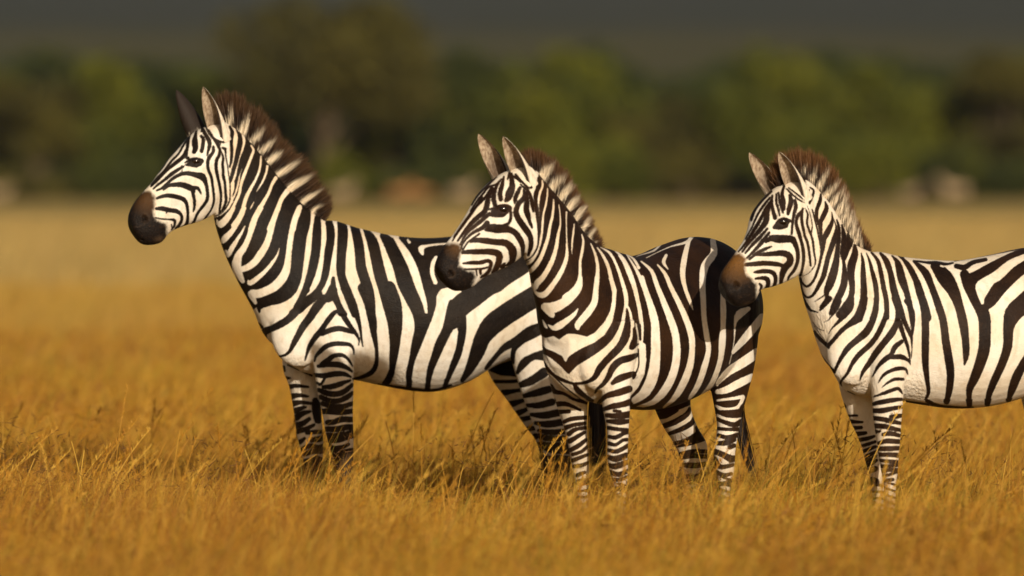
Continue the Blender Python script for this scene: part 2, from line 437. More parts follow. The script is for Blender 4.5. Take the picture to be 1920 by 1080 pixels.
TR['z2_head'] = '''
@810,300,4.154
B 500,130,14 430,200,14 370,260,12 330,310,14 310,350,10
B 540,150,10 500,190,12 440,210,14 400,260,14 350,320,12 300,400,10
B 470,200,16 430,270,18 380,330,16 320,390,14 260,470,12 210,540,10 170,600,8
B 520,170,14 495,220,24 480,290,34 490,350,30
B 560,130,10 545,200,30 530,260,34 535,310,30
B 615,110,24 625,200,44 605,260,60 590,300,44 570,320,20
B 645,130,20 690,170,14
B 685,215,20 665,265,34 650,310,30 645,335,10
B 470,220,20 440,290,30 430,340,40 410,400,36 350,450,34 300,500,30 250,560,22 200,630,12
B 390,290,16 340,370,16 290,440,18 240,510,16 190,580,12 160,630,8
B 445,420,26 400,460,28 340,510,26 290,550,20 250,600,14 220,660,10
B 430,490,36 390,530,30 330,560,22 280,600,16 240,650,12 225,700,8
B 370,575,10 320,610,12 280,640,10 240,700,10
PB 455,402 500,363 550,348 602,358 620,375 592,405 550,438 500,442 458,428
B 450,385,14 490,370,16 530,355,14 580,355,16 615,370,16 600,400,10
B 460,425,26 500,430,30 550,430,26 590,405,14
B 610,390,20 615,440,20 600,490,18 560,510,20
B 420,545,20 460,530,60 510,535,66 560,535,60 610,545,44 650,570,44 680,620,46 700,680,40 705,740,20 700,755,10
B 300,635,20 350,625,34 420,630,44 500,640,46 570,645,50 610,680,56 625,740,54 620,790,40 580,820,14
B 240,720,24 300,715,36 380,715,40 460,715,46 520,735,50 520,790,46 500,840,40 475,875,26
B 245,805,12 310,800,26 380,800,28 440,785,26 460,810,26 445,860,24 420,890,26 380,915,12
B 550,830,40 565,805,14
B 250,850,10 330,850,12 400,845,12 435,835,10
B 345,860,8 350,900,8
B 375,860,22 380,890,12
B 715,230,14 720,290,30 670,350,34 655,410,40 680,470,44 730,540,48 765,600,40 770,670,34 750,740,18
B 735,250,14 740,320,34 735,390,44 760,460,34 780,525,14
B 690,190,10 740,240,12 765,290,14 780,350,24 790,400,14
B 700,165,8 760,250,10 790,330,10 810,400,12 825,500,14 830,600,12 820,680,10 780,750,8 720,790,8
B 650,110,12 700,170,14 750,215,10
B 600,100,10 590,150,10
B 830,140,16 825,220,30 805,280,26 820,400,20 830,480,24 840,560,16
B 745,215,10 775,215,14 800,180,10
'''
TR['z2_mz'] = '@810,300,4.154\nPB 120,650 160,640 220,650 235,700 220,770 215,820 260,850 330,870 345,920 320,970 330,1180 -150,1180 -150,560'
TR['z2_mane'] = '''
@960,320,4.5
W 250,60,80 300,0,80 340,-40,40
W 325,160,60 380,100,70 435,60,40
W 395,260,50 440,190,70 490,140,60
W 460,350,40 510,280,60 550,240,50
W 525,430,40 570,360,60 615,310,40
W 585,520,40 620,460,50 655,400,40
W 645,590,40 670,530,40 700,490,30
W 690,615,20 715,600,14
'''
TR['z3'] = '''
@1480,340,4.154
B 245,100,20 240,150,34 215,220,34 215,290,28 235,350,24 240,430,16 240,500,10
B 280,160,16 290,210,40 265,270,44 245,320,34 250,400,22 245,480,16 240,560,10
B 330,240,10 335,310,30 300,390,50 270,450,44 262,520,36 245,600,26 225,680,26 190,770,24 140,820,24 105,795,18 85,755,12
B 350,300,10 365,360,20 355,430,44 330,510,46 305,580,44 285,660,44 265,740,44 225,820,36 180,890,26 130,900,20 90,830,20 75,760,14
B 370,300,16 385,360,30 385,440,36 375,530,40 365,620,56 345,710,70 315,800,70 290,860,50 290,910,30 250,980,36
B 285,880,14 240,910,14 200,935,10
B 410,340,20 425,420,44 430,480,60 415,560,44 425,640,30 430,720,50 425,800,60 395,880,60 350,960,50 320,1030,30
B 455,410,20 470,470,60 450,530,50 430,600,36
B 510,500,30 510,570,60 485,650,70 480,730,60 490,820,50 480,900,50 440,970,60 390,1040,60
B 560,560,14 572,620,30 575,700,44 578,800,54 580,900,60 565,1000,60 545,1070,60
B 600,560,12 625,620,24 645,700,36 670,800,44 680,900,44 670,1000,50 650,1070,54
B 640,555,20 690,620,34 715,720,40 735,830,44 755,930,44 760,1060,44
B 710,560,24 755,620,50 790,720,50 810,830,60 840,930,60 870,1010,50 890,1070,40
B 800,580,16 850,640,44 885,740,44 910,850,50 935,950,50 955,1060,44
B 850,580,14 920,640,36 975,740,50 1010,850,60 1045,950,70 1070,1060,80
B 80,800,12 100,880,14 130,950,24 170,1010,20
@1500,560,4.5
B 40,30,24 80,90,24 150,115,14
B 250,0,50 210,50,40 170,95,24
B 340,20,30 310,80,40 270,140,24 240,180,12 200,200,8
B 430,0,60 420,70,70 380,130,60 330,190,36 270,250,16 240,300,10
B 110,200,10 150,250,10 200,270,8
B 120,230,8 170,300,8 210,350,8
B 540,0,70 520,90,80 480,170,80 410,220,50 340,280,44 290,340,40 240,395,40
B 120,280,30 170,340,36 235,400,36 240,420,16
B 640,0,44 645,90,44 610,190,60 560,280,70 480,350,60 410,410,54 360,480,44 320,550,34 290,620,30
B 120,420,50 180,500,40 240,575,36 290,615,36
B 725,0,44 730,110,44 700,210,50 650,310,50 590,390,50 500,470,50 440,550,40 400,630,30 345,700,24 350,740,14
B 160,590,20 210,640,14 280,710,14 340,725,16
B 800,0,60 830,90,60 820,190,50 780,280,66 710,370,60 640,460,60 580,550,50 530,620,36 505,690,14
B 840,200,50 870,300,40 900,380,36 920,460,24 930,540,14
B 850,120,50 890,210,44 920,280,40 940,330,30 945,430,14 940,500,10
B 900,20,50 950,110,40 958,200,30 950,300,20
B 860,360,40 800,410,50 770,470,40 720,510,50 660,570,34 620,640,20 605,665,10
B 770,495,40 850,490,50 910,520,30 935,560,10
B 660,710,12 700,650,30 760,610,34 830,590,40 890,595,30 910,640,14
B 690,750,10 740,710,24 800,680,34 870,680,30
B 620,830,14 700,800,30 780,770,34 830,760,34 860,800,12
B 620,890,20 700,865,34 790,850,34 860,845,24
B 880,870,12 1000,885,14 1080,895,12
B 400,780,10 500,830,12 570,860,14
@1680,450,3.271
B 0,140,20 30,240,44 70,340,34 90,440,34 100,540,20 100,600,8
B 40,110,20 100,200,40 145,300,44 170,400,44 180,520,50 180,640,50 180,750,46 190,850,34 200,930,26 185,970,20
B 110,130,20 180,200,50 220,290,44 260,400,50 290,500,50 305,620,52 325,740,56 335,830,50 325,930,44 310,990,30
B 240,160,60 300,230,100 350,310,80 385,400,60 410,500,60 425,600,50 430,700,44 420,765,14
B 120,128,14 190,138,20 250,142,30 310,148,20 350,140,14
W 275,158,8 290,162,8
B 420,210,60 450,280,80 500,380,80 540,470,80 545,580,76 540,670,76 515,760,70 480,850,60 450,920,44 450,1010,26
B 785,70,50 700,110,60 600,170,80 500,230,90 440,250,80
B 370,160,34 420,168,38 470,138,30 550,120,26
B 860,100,110 785,150,100 700,220,100 630,300,90 580,370,80 540,410,60
W 530,385,16 520,330,40 510,280,40 550,255,50 620,220,60 700,150,50 785,105,34
B 860,320,120 785,390,120 720,450,110 690,540,70 685,650,60 650,760,54 600,870,50 570,950,40 560,1005,26
B 785,750,50 740,840,60 710,920,50 690,980,26
B 900,560,90 840,680,70 785,750,50
B 960,750,90 900,850,60 830,970,40
B 360,127,12 500,104,10 640,78,10 785,50,12
B 190,985,16 260,1020,16 400,1030,10 470,1030,8
@1560,720,4.906
B 390,110,14 480,90,26 570,50,40 620,45,30 650,90,14
B 380,185,18 470,165,30 560,145,36 640,135,26
B 375,245,30 460,245,38 560,225,30 650,210,18
B 385,315,30 470,325,34 550,345,34 630,360,18
B 540,300,20 590,298,34 645,290,20
B 400,385,34 480,390,36 560,410,30 630,425,20
B 400,440,26 440,435,10
B 470,465,20 540,455,34 620,475,20
B 430,545,20 500,525,34 610,530,34
B 420,595,30 500,595,34 610,590,30
B 425,650,26 520,650,30 605,655,34
B 430,700,14 500,710,22 600,715,20
B 440,755,24 520,755,20 600,745,20
B 450,805,24 530,790,24 600,790,24
B 470,850,14 540,830,16 600,810,10
B 490,890,24 560,880,20
B 450,930,24 470,960,20
'''  # a low chest stroke paints the shaded folds of wrinkled skin
TR['z3_ff'] = '''
@1560,720,4.906
B 110,190,14 120,215,14
B 155,292,10 230,290,8
B 170,345,24 240,350,14 280,350,8
B 205,405,24 270,400,18
B 230,460,30 310,450,18
B 255,515,24 330,500,24 390,480,12
B 270,570,14 330,555,20 400,530,14
B 285,620,20 340,600,22 405,575,14
B 295,670,26 350,650,24 405,620,14
B 310,710,26 360,690,24 405,660,14
B 320,750,24 370,730,22 410,700,14
B 340,800,40 400,780,40
B 370,890,60 400,900,60
'''
TR['z3_head'] = '''
@1340,330,4.154
B 440,120,16 380,180,18 320,250,20 290,320,20 285,345,14
B 430,170,14 380,230,16 330,310,14 290,400,10 240,490,8
B 440,190,14 400,250,20 360,330,24 320,400,26 270,480,22 220,550,14 185,590,8
B 430,210,20 410,280,34 400,350,44 360,410,34 310,470,26 260,530,18 215,590,12
B 410,410,14 350,480,26 290,540,20 240,600,12
B 425,440,16 380,500,30 330,560,24 270,620,14 250,640,10
B 440,550,10 390,570,22 330,600,22 270,650,12
B 450,150,10 445,220,22 460,290,26 470,325,30
B 480,140,10 480,200,16 495,260,14 505,310,8
B 495,130,10 505,190,16 520,250,14 530,290,12
B 540,80,14 525,140,24 535,200,36 535,260,26
B 585,150,20 595,200,36 580,260,36 570,295,24
B 560,100,8 600,140,12 650,180,10 700,210,8
B 575,90,6 640,140,10 700,190,8
B 625,190,20 635,250,26 615,320,20 605,380,16 600,450,14
PB 455,398 488,345 530,326 592,345 573,380 560,402 510,414 462,410
B 480,370,16 510,340,18 550,335,18 590,350,20
B 465,400,24 510,402,28 560,390,24
B 400,515,14 440,485,44 500,490,60 560,490,56 605,495,50 630,540,36 640,600,30 630,680,28 610,740,24 580,780,16 570,810,10
B 325,615,14 390,610,28 460,605,36 530,600,44 575,620,46 575,670,44 545,710,50 525,770,40 515,835,22
B 245,690,24 310,685,34 390,680,36 470,685,34 520,695,26 530,720,24
B 310,750,14 360,745,30 430,745,30 465,765,30 475,810,26 460,860,20 435,880,16
B 320,800,14 370,795,24 410,805,34 415,850,30 390,885,20 360,900,12
B 350,840,14 365,860,18 350,895,8
B 690,260,14 650,310,22 635,370,22 655,440,28 680,520,28 690,600,32 690,680,28 680,740,20 665,775,14
B 690,250,14 680,310,24 685,380,24 705,450,26 725,530,26 740,620,24 748,700,18
B 705,250,10 725,300,20 720,370,22 745,440,20 765,510,24 775,600,20 785,680,16 740,750,10 690,780,8
B 720,230,8 745,300,10 760,380,14 755,440,14
B 760,260,14 780,340,18 800,420,18 815,500,16 822,560,10
B 740,210,24 765,150,24 770,110,20 745,90,16
B 710,150,20 735,110,16
'''
TR['z3_mz'] = '@1340,330,4.154\nPB 150,600 200,600 250,640 240,700 250,760 290,800 330,840 330,900 335,960 340,1180 -150,1180 -150,540'
TR['z3_mane'] = '''
@1390,260,6
W 700,370,60 720,320,30
W 790,470,70 830,390,50 860,320,30
W 870,550,80 930,450,70 980,360,40
W 940,660,80 1020,570,80 1090,500,50
W 1000,760,80 1080,660,80 1150,580,60
W 1060,860,80 1120,760,70 1170,670,60
@1480,340,4.154
W 365,270,50 420,190,60 440,130,50
W 395,330,40 440,260,50 460,200,50
W 425,390,40 460,330,50 490,260,60
W 470,440,40 500,380,50 510,300,50
W 505,490,40 530,430,50 540,380,40
W 560,520,30 560,450,30
'''
#STRIPES_END

def rows_of(txt):
    ox = oy = 0.0; sc = 1.0
    for ln in txt.strip().split('\n'):
        ln = ln.strip()
        if not ln: continue
        if ln[0] == '@': ox, oy, sc = [float(a) for a in ln[1:].split(',')]; continue
        k, rest = ln.split(' ', 1); p = []
        for q in rest.split():
            v = [float(a) for a in q.split(',')]; p.append([ox+v[0]/sc, oy+v[1]/sc] + ([v[2]/sc] if len(v) > 2 else []))
        yield k, np.array(p)
def segs_of(p):
    if p.shape[1] < 3: p = np.hstack([p, np.zeros((len(p), 1))])
    elif len(p) > 2: p = crom(p, 3)
    return np.hstack([p[:-1], p[1:]])
def sdf(px, py, segs):
    out = np.full(len(px), 30.0)
    for x0, y0, w0, x1, y1, w1 in segs:
        m = 16 + max(w0, w1)
        k = np.nonzero((px > min(x0, x1)-m) & (px < max(x0, x1)+m) & (py > min(y0, y1)-m) & (py < max(y0, y1)+m))[0]
        if not len(k): continue
        dx, dy = x1-x0, y1-y0; L = dx*dx+dy*dy+1e-6
        t = np.clip(((px[k]-x0)*dx+(py[k]-y0)*dy)/L, 0, 1)
        d = np.hypot(px[k]-x0-t*dx, py[k]-y0-t*dy) - 0.5*(w0+(w1-w0)*t)
        out[k] = np.minimum(out[k], d)
    return out
def pdf(px, py, p):
    """signed distance to a closed outline, negative inside"""
    c = np.vstack([p, p[:1]]); ins = np.zeros(len(px), bool)
    for (x0, y0), (x1, y1) in zip(c[:-1], c[1:]):
        if y0 == y1: continue
        h = ((y0 > py) != (y1 > py)) & (px < (x1-x0)*(py-y0)/(y1-y0)+x0); ins ^= h
    d = np.abs(sdf(px, py, segs_of(c))); return np.where(ins, -d, d)
def paint(px, py, txt, init=30.0):
    """positive = light coat, negative = dark band"""
    v = np.full(len(px), init)
    for k, p in rows_of(txt):
        if k == 'B': v = np.minimum(v, sdf(px, py, segs_of(p)))
        elif k == 'W': v = np.maximum(v, -sdf(px, py, segs_of(p)))
        elif k == 'PB': v = np.minimum(v, pdf(px, py, p))
        elif k == 'PW': v = np.maximum(v, -pdf(px, py, p))
    return v

def crom(vals, n):
    """smooth interpolation of a list of vectors, n steps per span"""
    v = np.array(vals, float); e = np.vstack([2*v[0]-v[1], v, 2*v[-1]-v[-2]]); out = []
    for i in range(1, len(e)-2):
        for j in range(n):
            t = j/n; a, b, c, d = e[i-1], e[i], e[i+1], e[i+2]
            out.append(0.5*((2*b)+(c-a)*t+(2*a-5*b+4*c-d)*t*t+(3*b-a-3*c+d)*t**3))
    out.append(e[-2]); return np.array(out)
def loft(secs, part, store, nseg=28, n=4, cap=True):
    """secs: (T, B, L, w, egg) with T,B points, L lateral unit, w half width; a closed tube through smooth sections"""
    rows = [list(T)+list(B)+list(L)+[w, e] for T, B, L, w, e in secs]
    R = crom(rows, n); base = len(store['v']); a = np.linspace(0, 2*math.pi, nseg, endpoint=False)
    sa = np.sin(a); ca = np.cos(a)
    for r in R:
        T, B, L, w, e = r[0:3], r[3:6], r[6:9], r[9], r[10]; L = L/np.linalg.norm(L)
        c = (T+B)/2; u = (T-B)/2
        pts = c + np.outer(sa, u) + np.outer(ca*w*(1+e*sa), L)
        store['v'] += [tuple(p) for p in pts]; store['p'] += [part]*nseg
    m = len(R)
    for i in range(m-1):
        for j in range(nseg):
            k = (j+1) % nseg; store['f'].append((base+i*nseg+j, base+i*nseg+k, base+(i+1)*nseg+k, base+(i+1)*nseg+j))
    store['f'].append(tuple(base+j for j in range(nseg))[::-1]); store['f'].append(tuple(base+(m-1)*nseg+j for j in range(nseg)))
def blob(c, r, part, store, axes=None):
    """ellipsoid muscle"""
    nu, nv = 20, 12; base = len(store['v']); A = axes or (Vector((1,0,0)), Vector((0,1,0)), Vector((0,0,1)))
    for i in range(nv+1):
        ph = math.pi*i/nv
        for j in range(nu):
            t = 2*math.pi*j/nu
            p = c + A[0]*(r[0]*math.sin(ph)*math.cos(t)) + A[1]*(r[1]*math.sin(ph)*math.sin(t)) + A[2]*(r[2]*math.cos(ph))
            store['v'].append(tuple(p)); store['p'].append(part)
    for i in range(nv):
        for j in range(nu):
            k = (j+1) % nu; store['f'].append((base+i*nu+j, base+i*nu+k, base+(i+1)*nu+k, base+(i+1)*nu+j))

# ---- materials shared by the three animals
def coat_material():
    n = N('zebra_coat')
    st = n.attr('stripe'); mz = n.attr('muzzle'); lo = n.attr('dirt'); br = n.attr('nose_brown'); ct = n.attr('coat_brown')
    f1 = n.noise(75, 3, (1, 1, 1)); f2 = n.noise(420, 2, (1, 1, 0.4))
    s = n.math('ADD', st, n.math('MULTIPLY', n.math('SUBTRACT', f1, 0.5), 1.1)); s = n.math('ADD', s, n.math('MULTIPLY', n.math('SUBTRACT', f2, 0.5), 2.6))
    m = n.ramp(s, -0.6, 1.1)
    blot = n.noise(5, 4); w1 = n.mix(n.ramp(blot, 0.35, 0.7), (0.82, 0.77, 0.69), (0.74, 0.65, 0.52))
    w1 = n.mix(n.math('MULTIPLY', n.attr('tan'), n.ramp(n.noise(9, 3), 0.25, 0.6)), w1, (0.72, 0.55, 0.37))
    w2 = n.mix(n.math('MULTIPLY', lo, 0.8), w1, (0.40, 0.28, 0.15))
    w3 = n.mix(n.math('MULTIPLY', n.ramp(n.noise(38, 5, (1, 1, 0.5)), 0.45, 0.72), 0.42), w2, (0.52, 0.40, 0.27))
    w3 = n.mix(n.math('MULTIPLY', n.ramp(n.noise(300, 2), 0.55, 0.7), 0.25), w3, (0.45, 0.36, 0.26))
    d1 = n.mix(n.ramp(n.noise(6, 3), 0.3, 0.75), (0.007, 0.005, 0.0045), (0.017, 0.011, 0.007)); d2 = n.mix(n.ramp(n.noise(6, 3), 0.3, 0.75), (0.012, 0.006, 0.004), (0.032, 0.014, 0.006))
    b1 = n.mix(ct, d1, d2); b1 = n.mix(n.math('MULTIPLY', n.ramp(n.noise(200, 3, (1, 1, 0.25)), 0.5, 0.75), 0.32), b1, n.mix(ct, (0.045, 0.033, 0.024), (0.075, 0.036, 0.015)))
    b2 = n.mix(n.math('MULTIPLY', lo, 0.5), b1, (0.10, 0.058, 0.028))
    c = n.mix(m, b2, w3)
    mzc = n.mix(br, (0.010, 0.007, 0.006), n.mix(ct, (0.085, 0.040, 0.012), (0.17, 0.078, 0.018)))
    mzc = n.mix(n.attr('nose_line'), mzc, (0.10, 0.062, 0.036)); mzc = n.mix(n.math('MULTIPLY', n.ramp(n.noise(90, 4), 0.5, 0.7), 0.4), mzc, (0.05, 0.028, 0.016))
    c = n.mix(n.ramp(n.math('ADD', mz, n.math('MULTIPLY', n.math('SUBTRACT', f1, 0.5), 0.5)), 0.15, 0.75), c, mzc)
    hair = n.noise(260, 3, (0.35, 0.35, 1.0)); wr = n.math('ADD', n.noise(26, 4), n.math('MULTIPLY', n.noise(150, 3), n.math('MULTIPLY', mz, 1.5)))
    wk = n.math('MULTIPLY', n.noise(95, 3, (1, 1, 0.22)), n.math('MULTIPLY', n.attr('wrinkle'), 7.0))
    n.bump(n.math('ADD', n.math('ADD', hair, n.math('MULTIPLY', wr, 1.6)), wk), 0.45, 0.004)
    return n.done(c, 0.52, 0.11)
def ear_material():
    n = N('zebra_ear'); v = n.attr('ear_v'); r = n.attr('ear_rim'); i = n.attr('ear_in'); dk = n.attr('ear_dark')
    f = n.noise(120, 4, (1, 1, 0.4)); ar = n.math('ABSOLUTE', r)
    back = n.mix(n.ramp(f, 0.3, 0.7), (0.78, 0.71, 0.60), (0.62, 0.52, 0.40))
    back = n.mix(n.math('MULTIPLY', n.math('MULTIPLY', dk, 0.995), n.ramp(n.math('ADD', v, n.math('MULTIPLY', f, 0.3)), 0.20, 0.38)), back, (0.020, 0.013, 0.010))
    inn = n.mix(n.ramp(f, 0.40, 0.62), (0.24, 0.17, 0.115), (0.46, 0.37, 0.27))
    inn = n.mix(n.math('MULTIPLY', n.ramp(v, 0.75, 0.3), n.math('MULTIPLY', n.ramp(ar, 0.75, 0.2), 0.75)), inn, (0.05, 0.03, 0.02))
    c = n.mix(i, back, inn)
    c = n.mix(n.math('MULTIPLY', n.ramp(ar, 0.84, 0.93), n.math('MULTIPLY', n.ramp(v, 0.96, 0.85), n.ramp(r, -0.2, 0.2))), c, (0.025, 0.014, 0.009))
    n.bump(f, 0.6, 0.003); return n.done(c, 0.7, 0.2)
def mane_material():
    n = N('zebra_mane'); t = n.attr('hair_t'); w = n.attr('hair_w'); r = n.attr('hair_r')
    dark = n.mix(n.ramp(t, 0.35, 1.0), n.mix(r, (0.014, 0.008, 0.006), (0.035, 0.017, 0.009)), n.mix(n.attr('hair_c'), n.mix(r, (0.040, 0.021, 0.010), (0.085, 0.045, 0.019)), n.mix(r, (0.095, 0.040, 0.013), (0.19, 0.088, 0.030))))
    c = n.mix(w, dark, n.mix(r, (0.72, 0.60, 0.44), (0.80, 0.70, 0.54)))
    return n.done(c, 0.6, 0.25)
def simple(name, color, rough=0.5, spec=0.5, coat=0):
    n = N(name); f = n.noise(60, 3)
    c = n.mix(n.ramp(f, 0.3, 0.7), tuple(x*0.8 for x in color), tuple(min(1, x*1.2) for x in color))
    n.b.inputs['Coat Weight'].default_value = coat; return n.done(c, rough, spec)
M_COAT = coat_material(); M_EAR = ear_material(); M_MANE = mane_material()
M_EYE = simple('zebra_eye', (0.010, 0.005, 0.003), 0.12, 0.5, 0.6)
M_HOOF = simple('zebra_hoof', (0.05, 0.04, 0.035), 0.5)
M_TAIL = simple('zebra_tail_hair', (0.018, 0.010, 0.007), 0.5, 0.35)

def poly_at(pts, t):
    """point at parameter t (0..1, by index) of a smooth polyline"""
    return pts[np.clip((t*(len(pts)-1)).astype(int), 0, len(pts)-1)]

def strands(name, roots, tips, bend, width, mat, parent, attrs_fn, rng, nseg=4):
    """hair: many thin tapering ribbons; roots,tips (n,3)"""
    n = len(roots); ax = tips-roots; ln = np.linalg.norm(ax, axis=1, keepdims=True); ax = ax/ln
    sd = np.cross(ax, rng.normal(size=(n, 3))); sd /= np.linalg.norm(sd, axis=1, keepdims=True)
    vs = []; ts = []
    for k in range(nseg+1):
        t = k/nseg; c = roots + (tips-roots)*t + bend*(t*t - t)*1.0
        w = width*(1-0.85*t**1.5)
        if k < nseg: vs += [c-sd*w[:, None], c+sd*w[:, None]]; ts += [np.full(n, t)]*2
        else: vs += [c]; ts += [np.full(n, t)]
    V = np.stack(vs, 1); T = np.stack(ts, 1); m = V.shape[1]; idx = (np.arange(n)*m)[:, None]
    q = np.concatenate([idx+np.array([[2*k, 2*k+1, 2*k+3, 2*k+2]]) for k in range(nseg-1)])
    tri = idx+np.array([[2*nseg-2, 2*nseg-1, 2*nseg]])
    co = V.reshape(-1, 3); at_ = attrs_fn(V, T)
    o = np_mesh(name, co, tri, q, mat, at_); o.parent = parent; return o

HEAD_SCULPT = [(368,288,.030,.009),(394,284,.030,-.008),(350,335,.034,.006),(326,362,.026,.005),(330,388,.032,-.006),(392,372,.062,.012),(270,408,.024,.007),(270,407,.012,-.016),(273,413,.013,-.018),(300,449,.02,.004),(292,384,.03,-.006),
    (266,451,.010,-.010),(255,425,.03,.004),(352,296,.018,-.006),(420,330,.03,-.006),(368,311,.014,.004)]
HEAD_CREASE = 'B 268,452,2 285,444,3 300,434,3 312,425,2'
def affine(src, dst):
    A = np.hstack([np.array(src, float), np.ones((3, 1))]); return np.linalg.solve(A, np.array(dst, float))
def make_zebra(Z):
    AF = affine([(368,303),(271.5,409),(400,400)], Z['anchors'])
    Z['sculpt'] = [(*(np.array([x, y, 1])@AF), r, a, 1) for x, y, r, a in HEAD_SCULPT] + Z['sculpt']
    cr = [(np.array([x, y, 1])@AF) for x, y in ((268,452),(285,444),(300,434),(312,425))]
    Z['crease'] = [('B '+' '.join('%.1f,%.1f,2.5' % tuple(p) for p in cr), 3.5, -.010)] + Z['crease']
    rng = np.random.default_rng(Z['seed']); store = dict(v=[], f=[], p=[])
    pl = Plane(*Z['plane'])
    # torso
    loft([(pl.lift(a, b), pl.lift(c, d), pl.L, w, -0.06) for a, b, c, d, w in Z['torso']], 0, store, 40, 4)
    # neck and head: each section carries its own turn; depth follows the chain from the withers forward
    s0 = Z['neck'][0]; xm = (s0[0]+s0[2])/2; ym = (s0[1]+s0[3])/2; Y = pl.lift(xm, ym).y; last = None; out = []
    chain = [(*s, 0) for s in Z['neck']] + [(*s, 1) for s in Z['head'][::-1]]
    neck = []; head = []
    for a, b, c, d, w, th, isH in chain:
        xm = (a+c)/2; ym = (b+d)/2; t = math.radians(th)
        if last is not None:
            P0 = at(last[0], last[1], Y); P1 = at(xm, ym, Y); Y = Y + (P1.x-P0.x)*math.tan((t+last[2])/2)
        last = (xm, ym, t); q = Plane(xm, Y, th)
        e = -0.10 if not isH else 0.0
        (head if isH else neck).append((q.lift(a, b), q.lift(c, d), q.L, w, e)); 
        if isH: Z.setdefault('hp', q)
    loft(neck, 0, store, 36, 4)
    ne = len(head)
    head = [(T, B, L, w, [0.05,0.12,0.20,0.22,0.18,0.12,0.06,0.0,-0.05,-0.05,-0.05][::1][min(i, 10)]) for i, (T, B, L, w, e) in enumerate(head)]
    loft(head, 0, store, 36, 4)
    # legs: each has part id, list of sections (xl, xr, y, half depth), and depth d from the plane of symmetry
    for part, d, secs in Z['legs']:
        rows = []
        for s in secs:
            xl, xr, y, w = s[:4]; dd = s[4] if len(s) > 4 else d
            c = pl.lift((xl+xr)/2, y, dd); yy = c.y; th = math.radians(s[5]) if len(s) > 5 else 0.0
            rows.append((at(xl, y, yy), at(xr, y, yy), Vector((0, -1, 0)), w, 0.0))
        loft(rows, part, store, 24, 4)
    for (px, py, d, rx, ry, rz, part) in Z.get('muscle', []):
        F = Vector((-math.cos(pl.th), -math.sin(pl.th), 0))
        blob(pl.lift(px, py, d), (rx, ry, rz), part, store, (F, pl.L, Vector((0, 0, 1))))
    tmp = mesh_obj('tmp_body', store['v'], store['f'])
    md = tmp.modifiers.new('r', 'REMESH'); md.mode = 'VOXEL'; md.voxel_size = Z.get('vox', 0.0075)
    ms = tmp.modifiers.new('s', 'SMOOTH'); ms.factor = 0.5; ms.iterations = 16
    dg = bpy.context.evaluated_depsgraph_get(); me = bpy.data.meshes.new_from_object(tmp.evaluated_get(dg))
    bpy.data.objects.remove(tmp)
    co = get_co(me)
    # part lookup
    kd = kdtree.KDTree(len(store['v']))
    for i, v in enumerate(store['v']): kd.insert(v, i)
    kd.balance(); P = np.array(store['p'])
    part = np.zeros(len(co), int)
    zlow = co[:, 2] < Z['legtop']
    for i in np.nonzero(zlow)[0]: part[i] = P[kd.find(co[i])[1]]
    # sculpted details
    bvh = BVHTree.FromPolygons([tuple(c) for c in co], [tuple(p.vertices) for p in me.polygons])
    nor = np.empty(len(co)*3, dtype=np.float32); me.vertices.foreach_get('normal', nor); nor = nor.reshape(-1, 3)
    o_cam = Vector((0, 0, CAMH))
    def hit(px, py):
        h = bvh.ray_cast(o_cam, ray(px, py).normalized()); return h[0], h[1]
    disp = np.zeros(len(co)); PX, PY = proj(co); front = nor[:, 1] < 0.25
    sy = co[:, 1]
    for (px, py, r, amt, sh) in Z.get('sculpt', []):
        h, nn = hit(px, py)
        if h is None: continue
        dd = np.linalg.norm(co - np.array(h), axis=1)/r
        disp += amt*np.exp(-dd**2*2.2)*(front if sh else 1)
    for (pts, r, amt) in Z.get('crease', []):       # creases and folds follow traced lines on the near side
        D = -paint(PX, PY, pts, -30.0); disp += amt*np.exp(-(np.maximum(D, 0)/r)**2)*front
    co2 = co + nor*disp[:, None]
    # stripes
    st = paint(PX, PY, TR[Z['id']] + TR[Z['id']+'_head'])
    for pid, key in Z['farsets']:
        k = part == pid
        if k.any(): st[k] = paint(PX[k], PY[k], TR[key])
    mz = paint(PX, PY, TR[Z['id']+'_mz']); mz = np.clip(0.42 - mz/16.0, 0, 1)
    nb = Z['nose']; nbv = np.clip(1.15 - np.hypot(PX-nb[0], PY-nb[1])/nb[2], 0, 1)*nb[3]
    nl = np.clip(1.2-np.abs(-paint(PX, PY, 'B '+' '.join('%.1f,%.1f,1.5' % tuple(p) for p in cr), -30.0))/2.2, 0, 1)*0.9
    ns = np.array([271.5, 409, 1])@AF; rr_ = np.hypot(PX-ns[0], PY-ns[1]); nl = np.maximum(nl, np.clip(1-np.abs(rr_-8.5)/3.0, 0, 1)*0.22*(PX > ns[0]-3)); ch = np.array([300, 449, 1])@AF; nl = np.maximum(nl, np.clip(1-np.hypot((PX-ch[0])/16, (PY-ch[1])/9), 0, 1)*0.6)
    add_attr(me, 'nose_line', nl)
    low = co[:, 2] < 0.30; st[low] = np.minimum(st[low], 3.0+6.0*np.sin(co[low, 2]*250+3*np.sin(co[low, 0]*30)) - Z['lowdark'])
    wk = np.zeros(len(co))
    for (wx, wy, wr_) in Z['wrinkles']: wk = np.maximum(wk, np.clip(1.3-np.hypot(PX-wx, PY-wy)/wr_, 0, 1))
    add_attr(me, 'nose_brown', nbv); add_attr(me, 'coat_brown', np.full(len(co), Z['brown'])); add_attr(me, 'wrinkle', wk)
    g = Z['ground']; dirt = np.clip((0.46 - co[:, 2])/0.26, 0, 1)*0.85 + np.clip((0.64-co[:, 2])/0.10, 0, 1)*0.15*(co[:, 2] < 2)
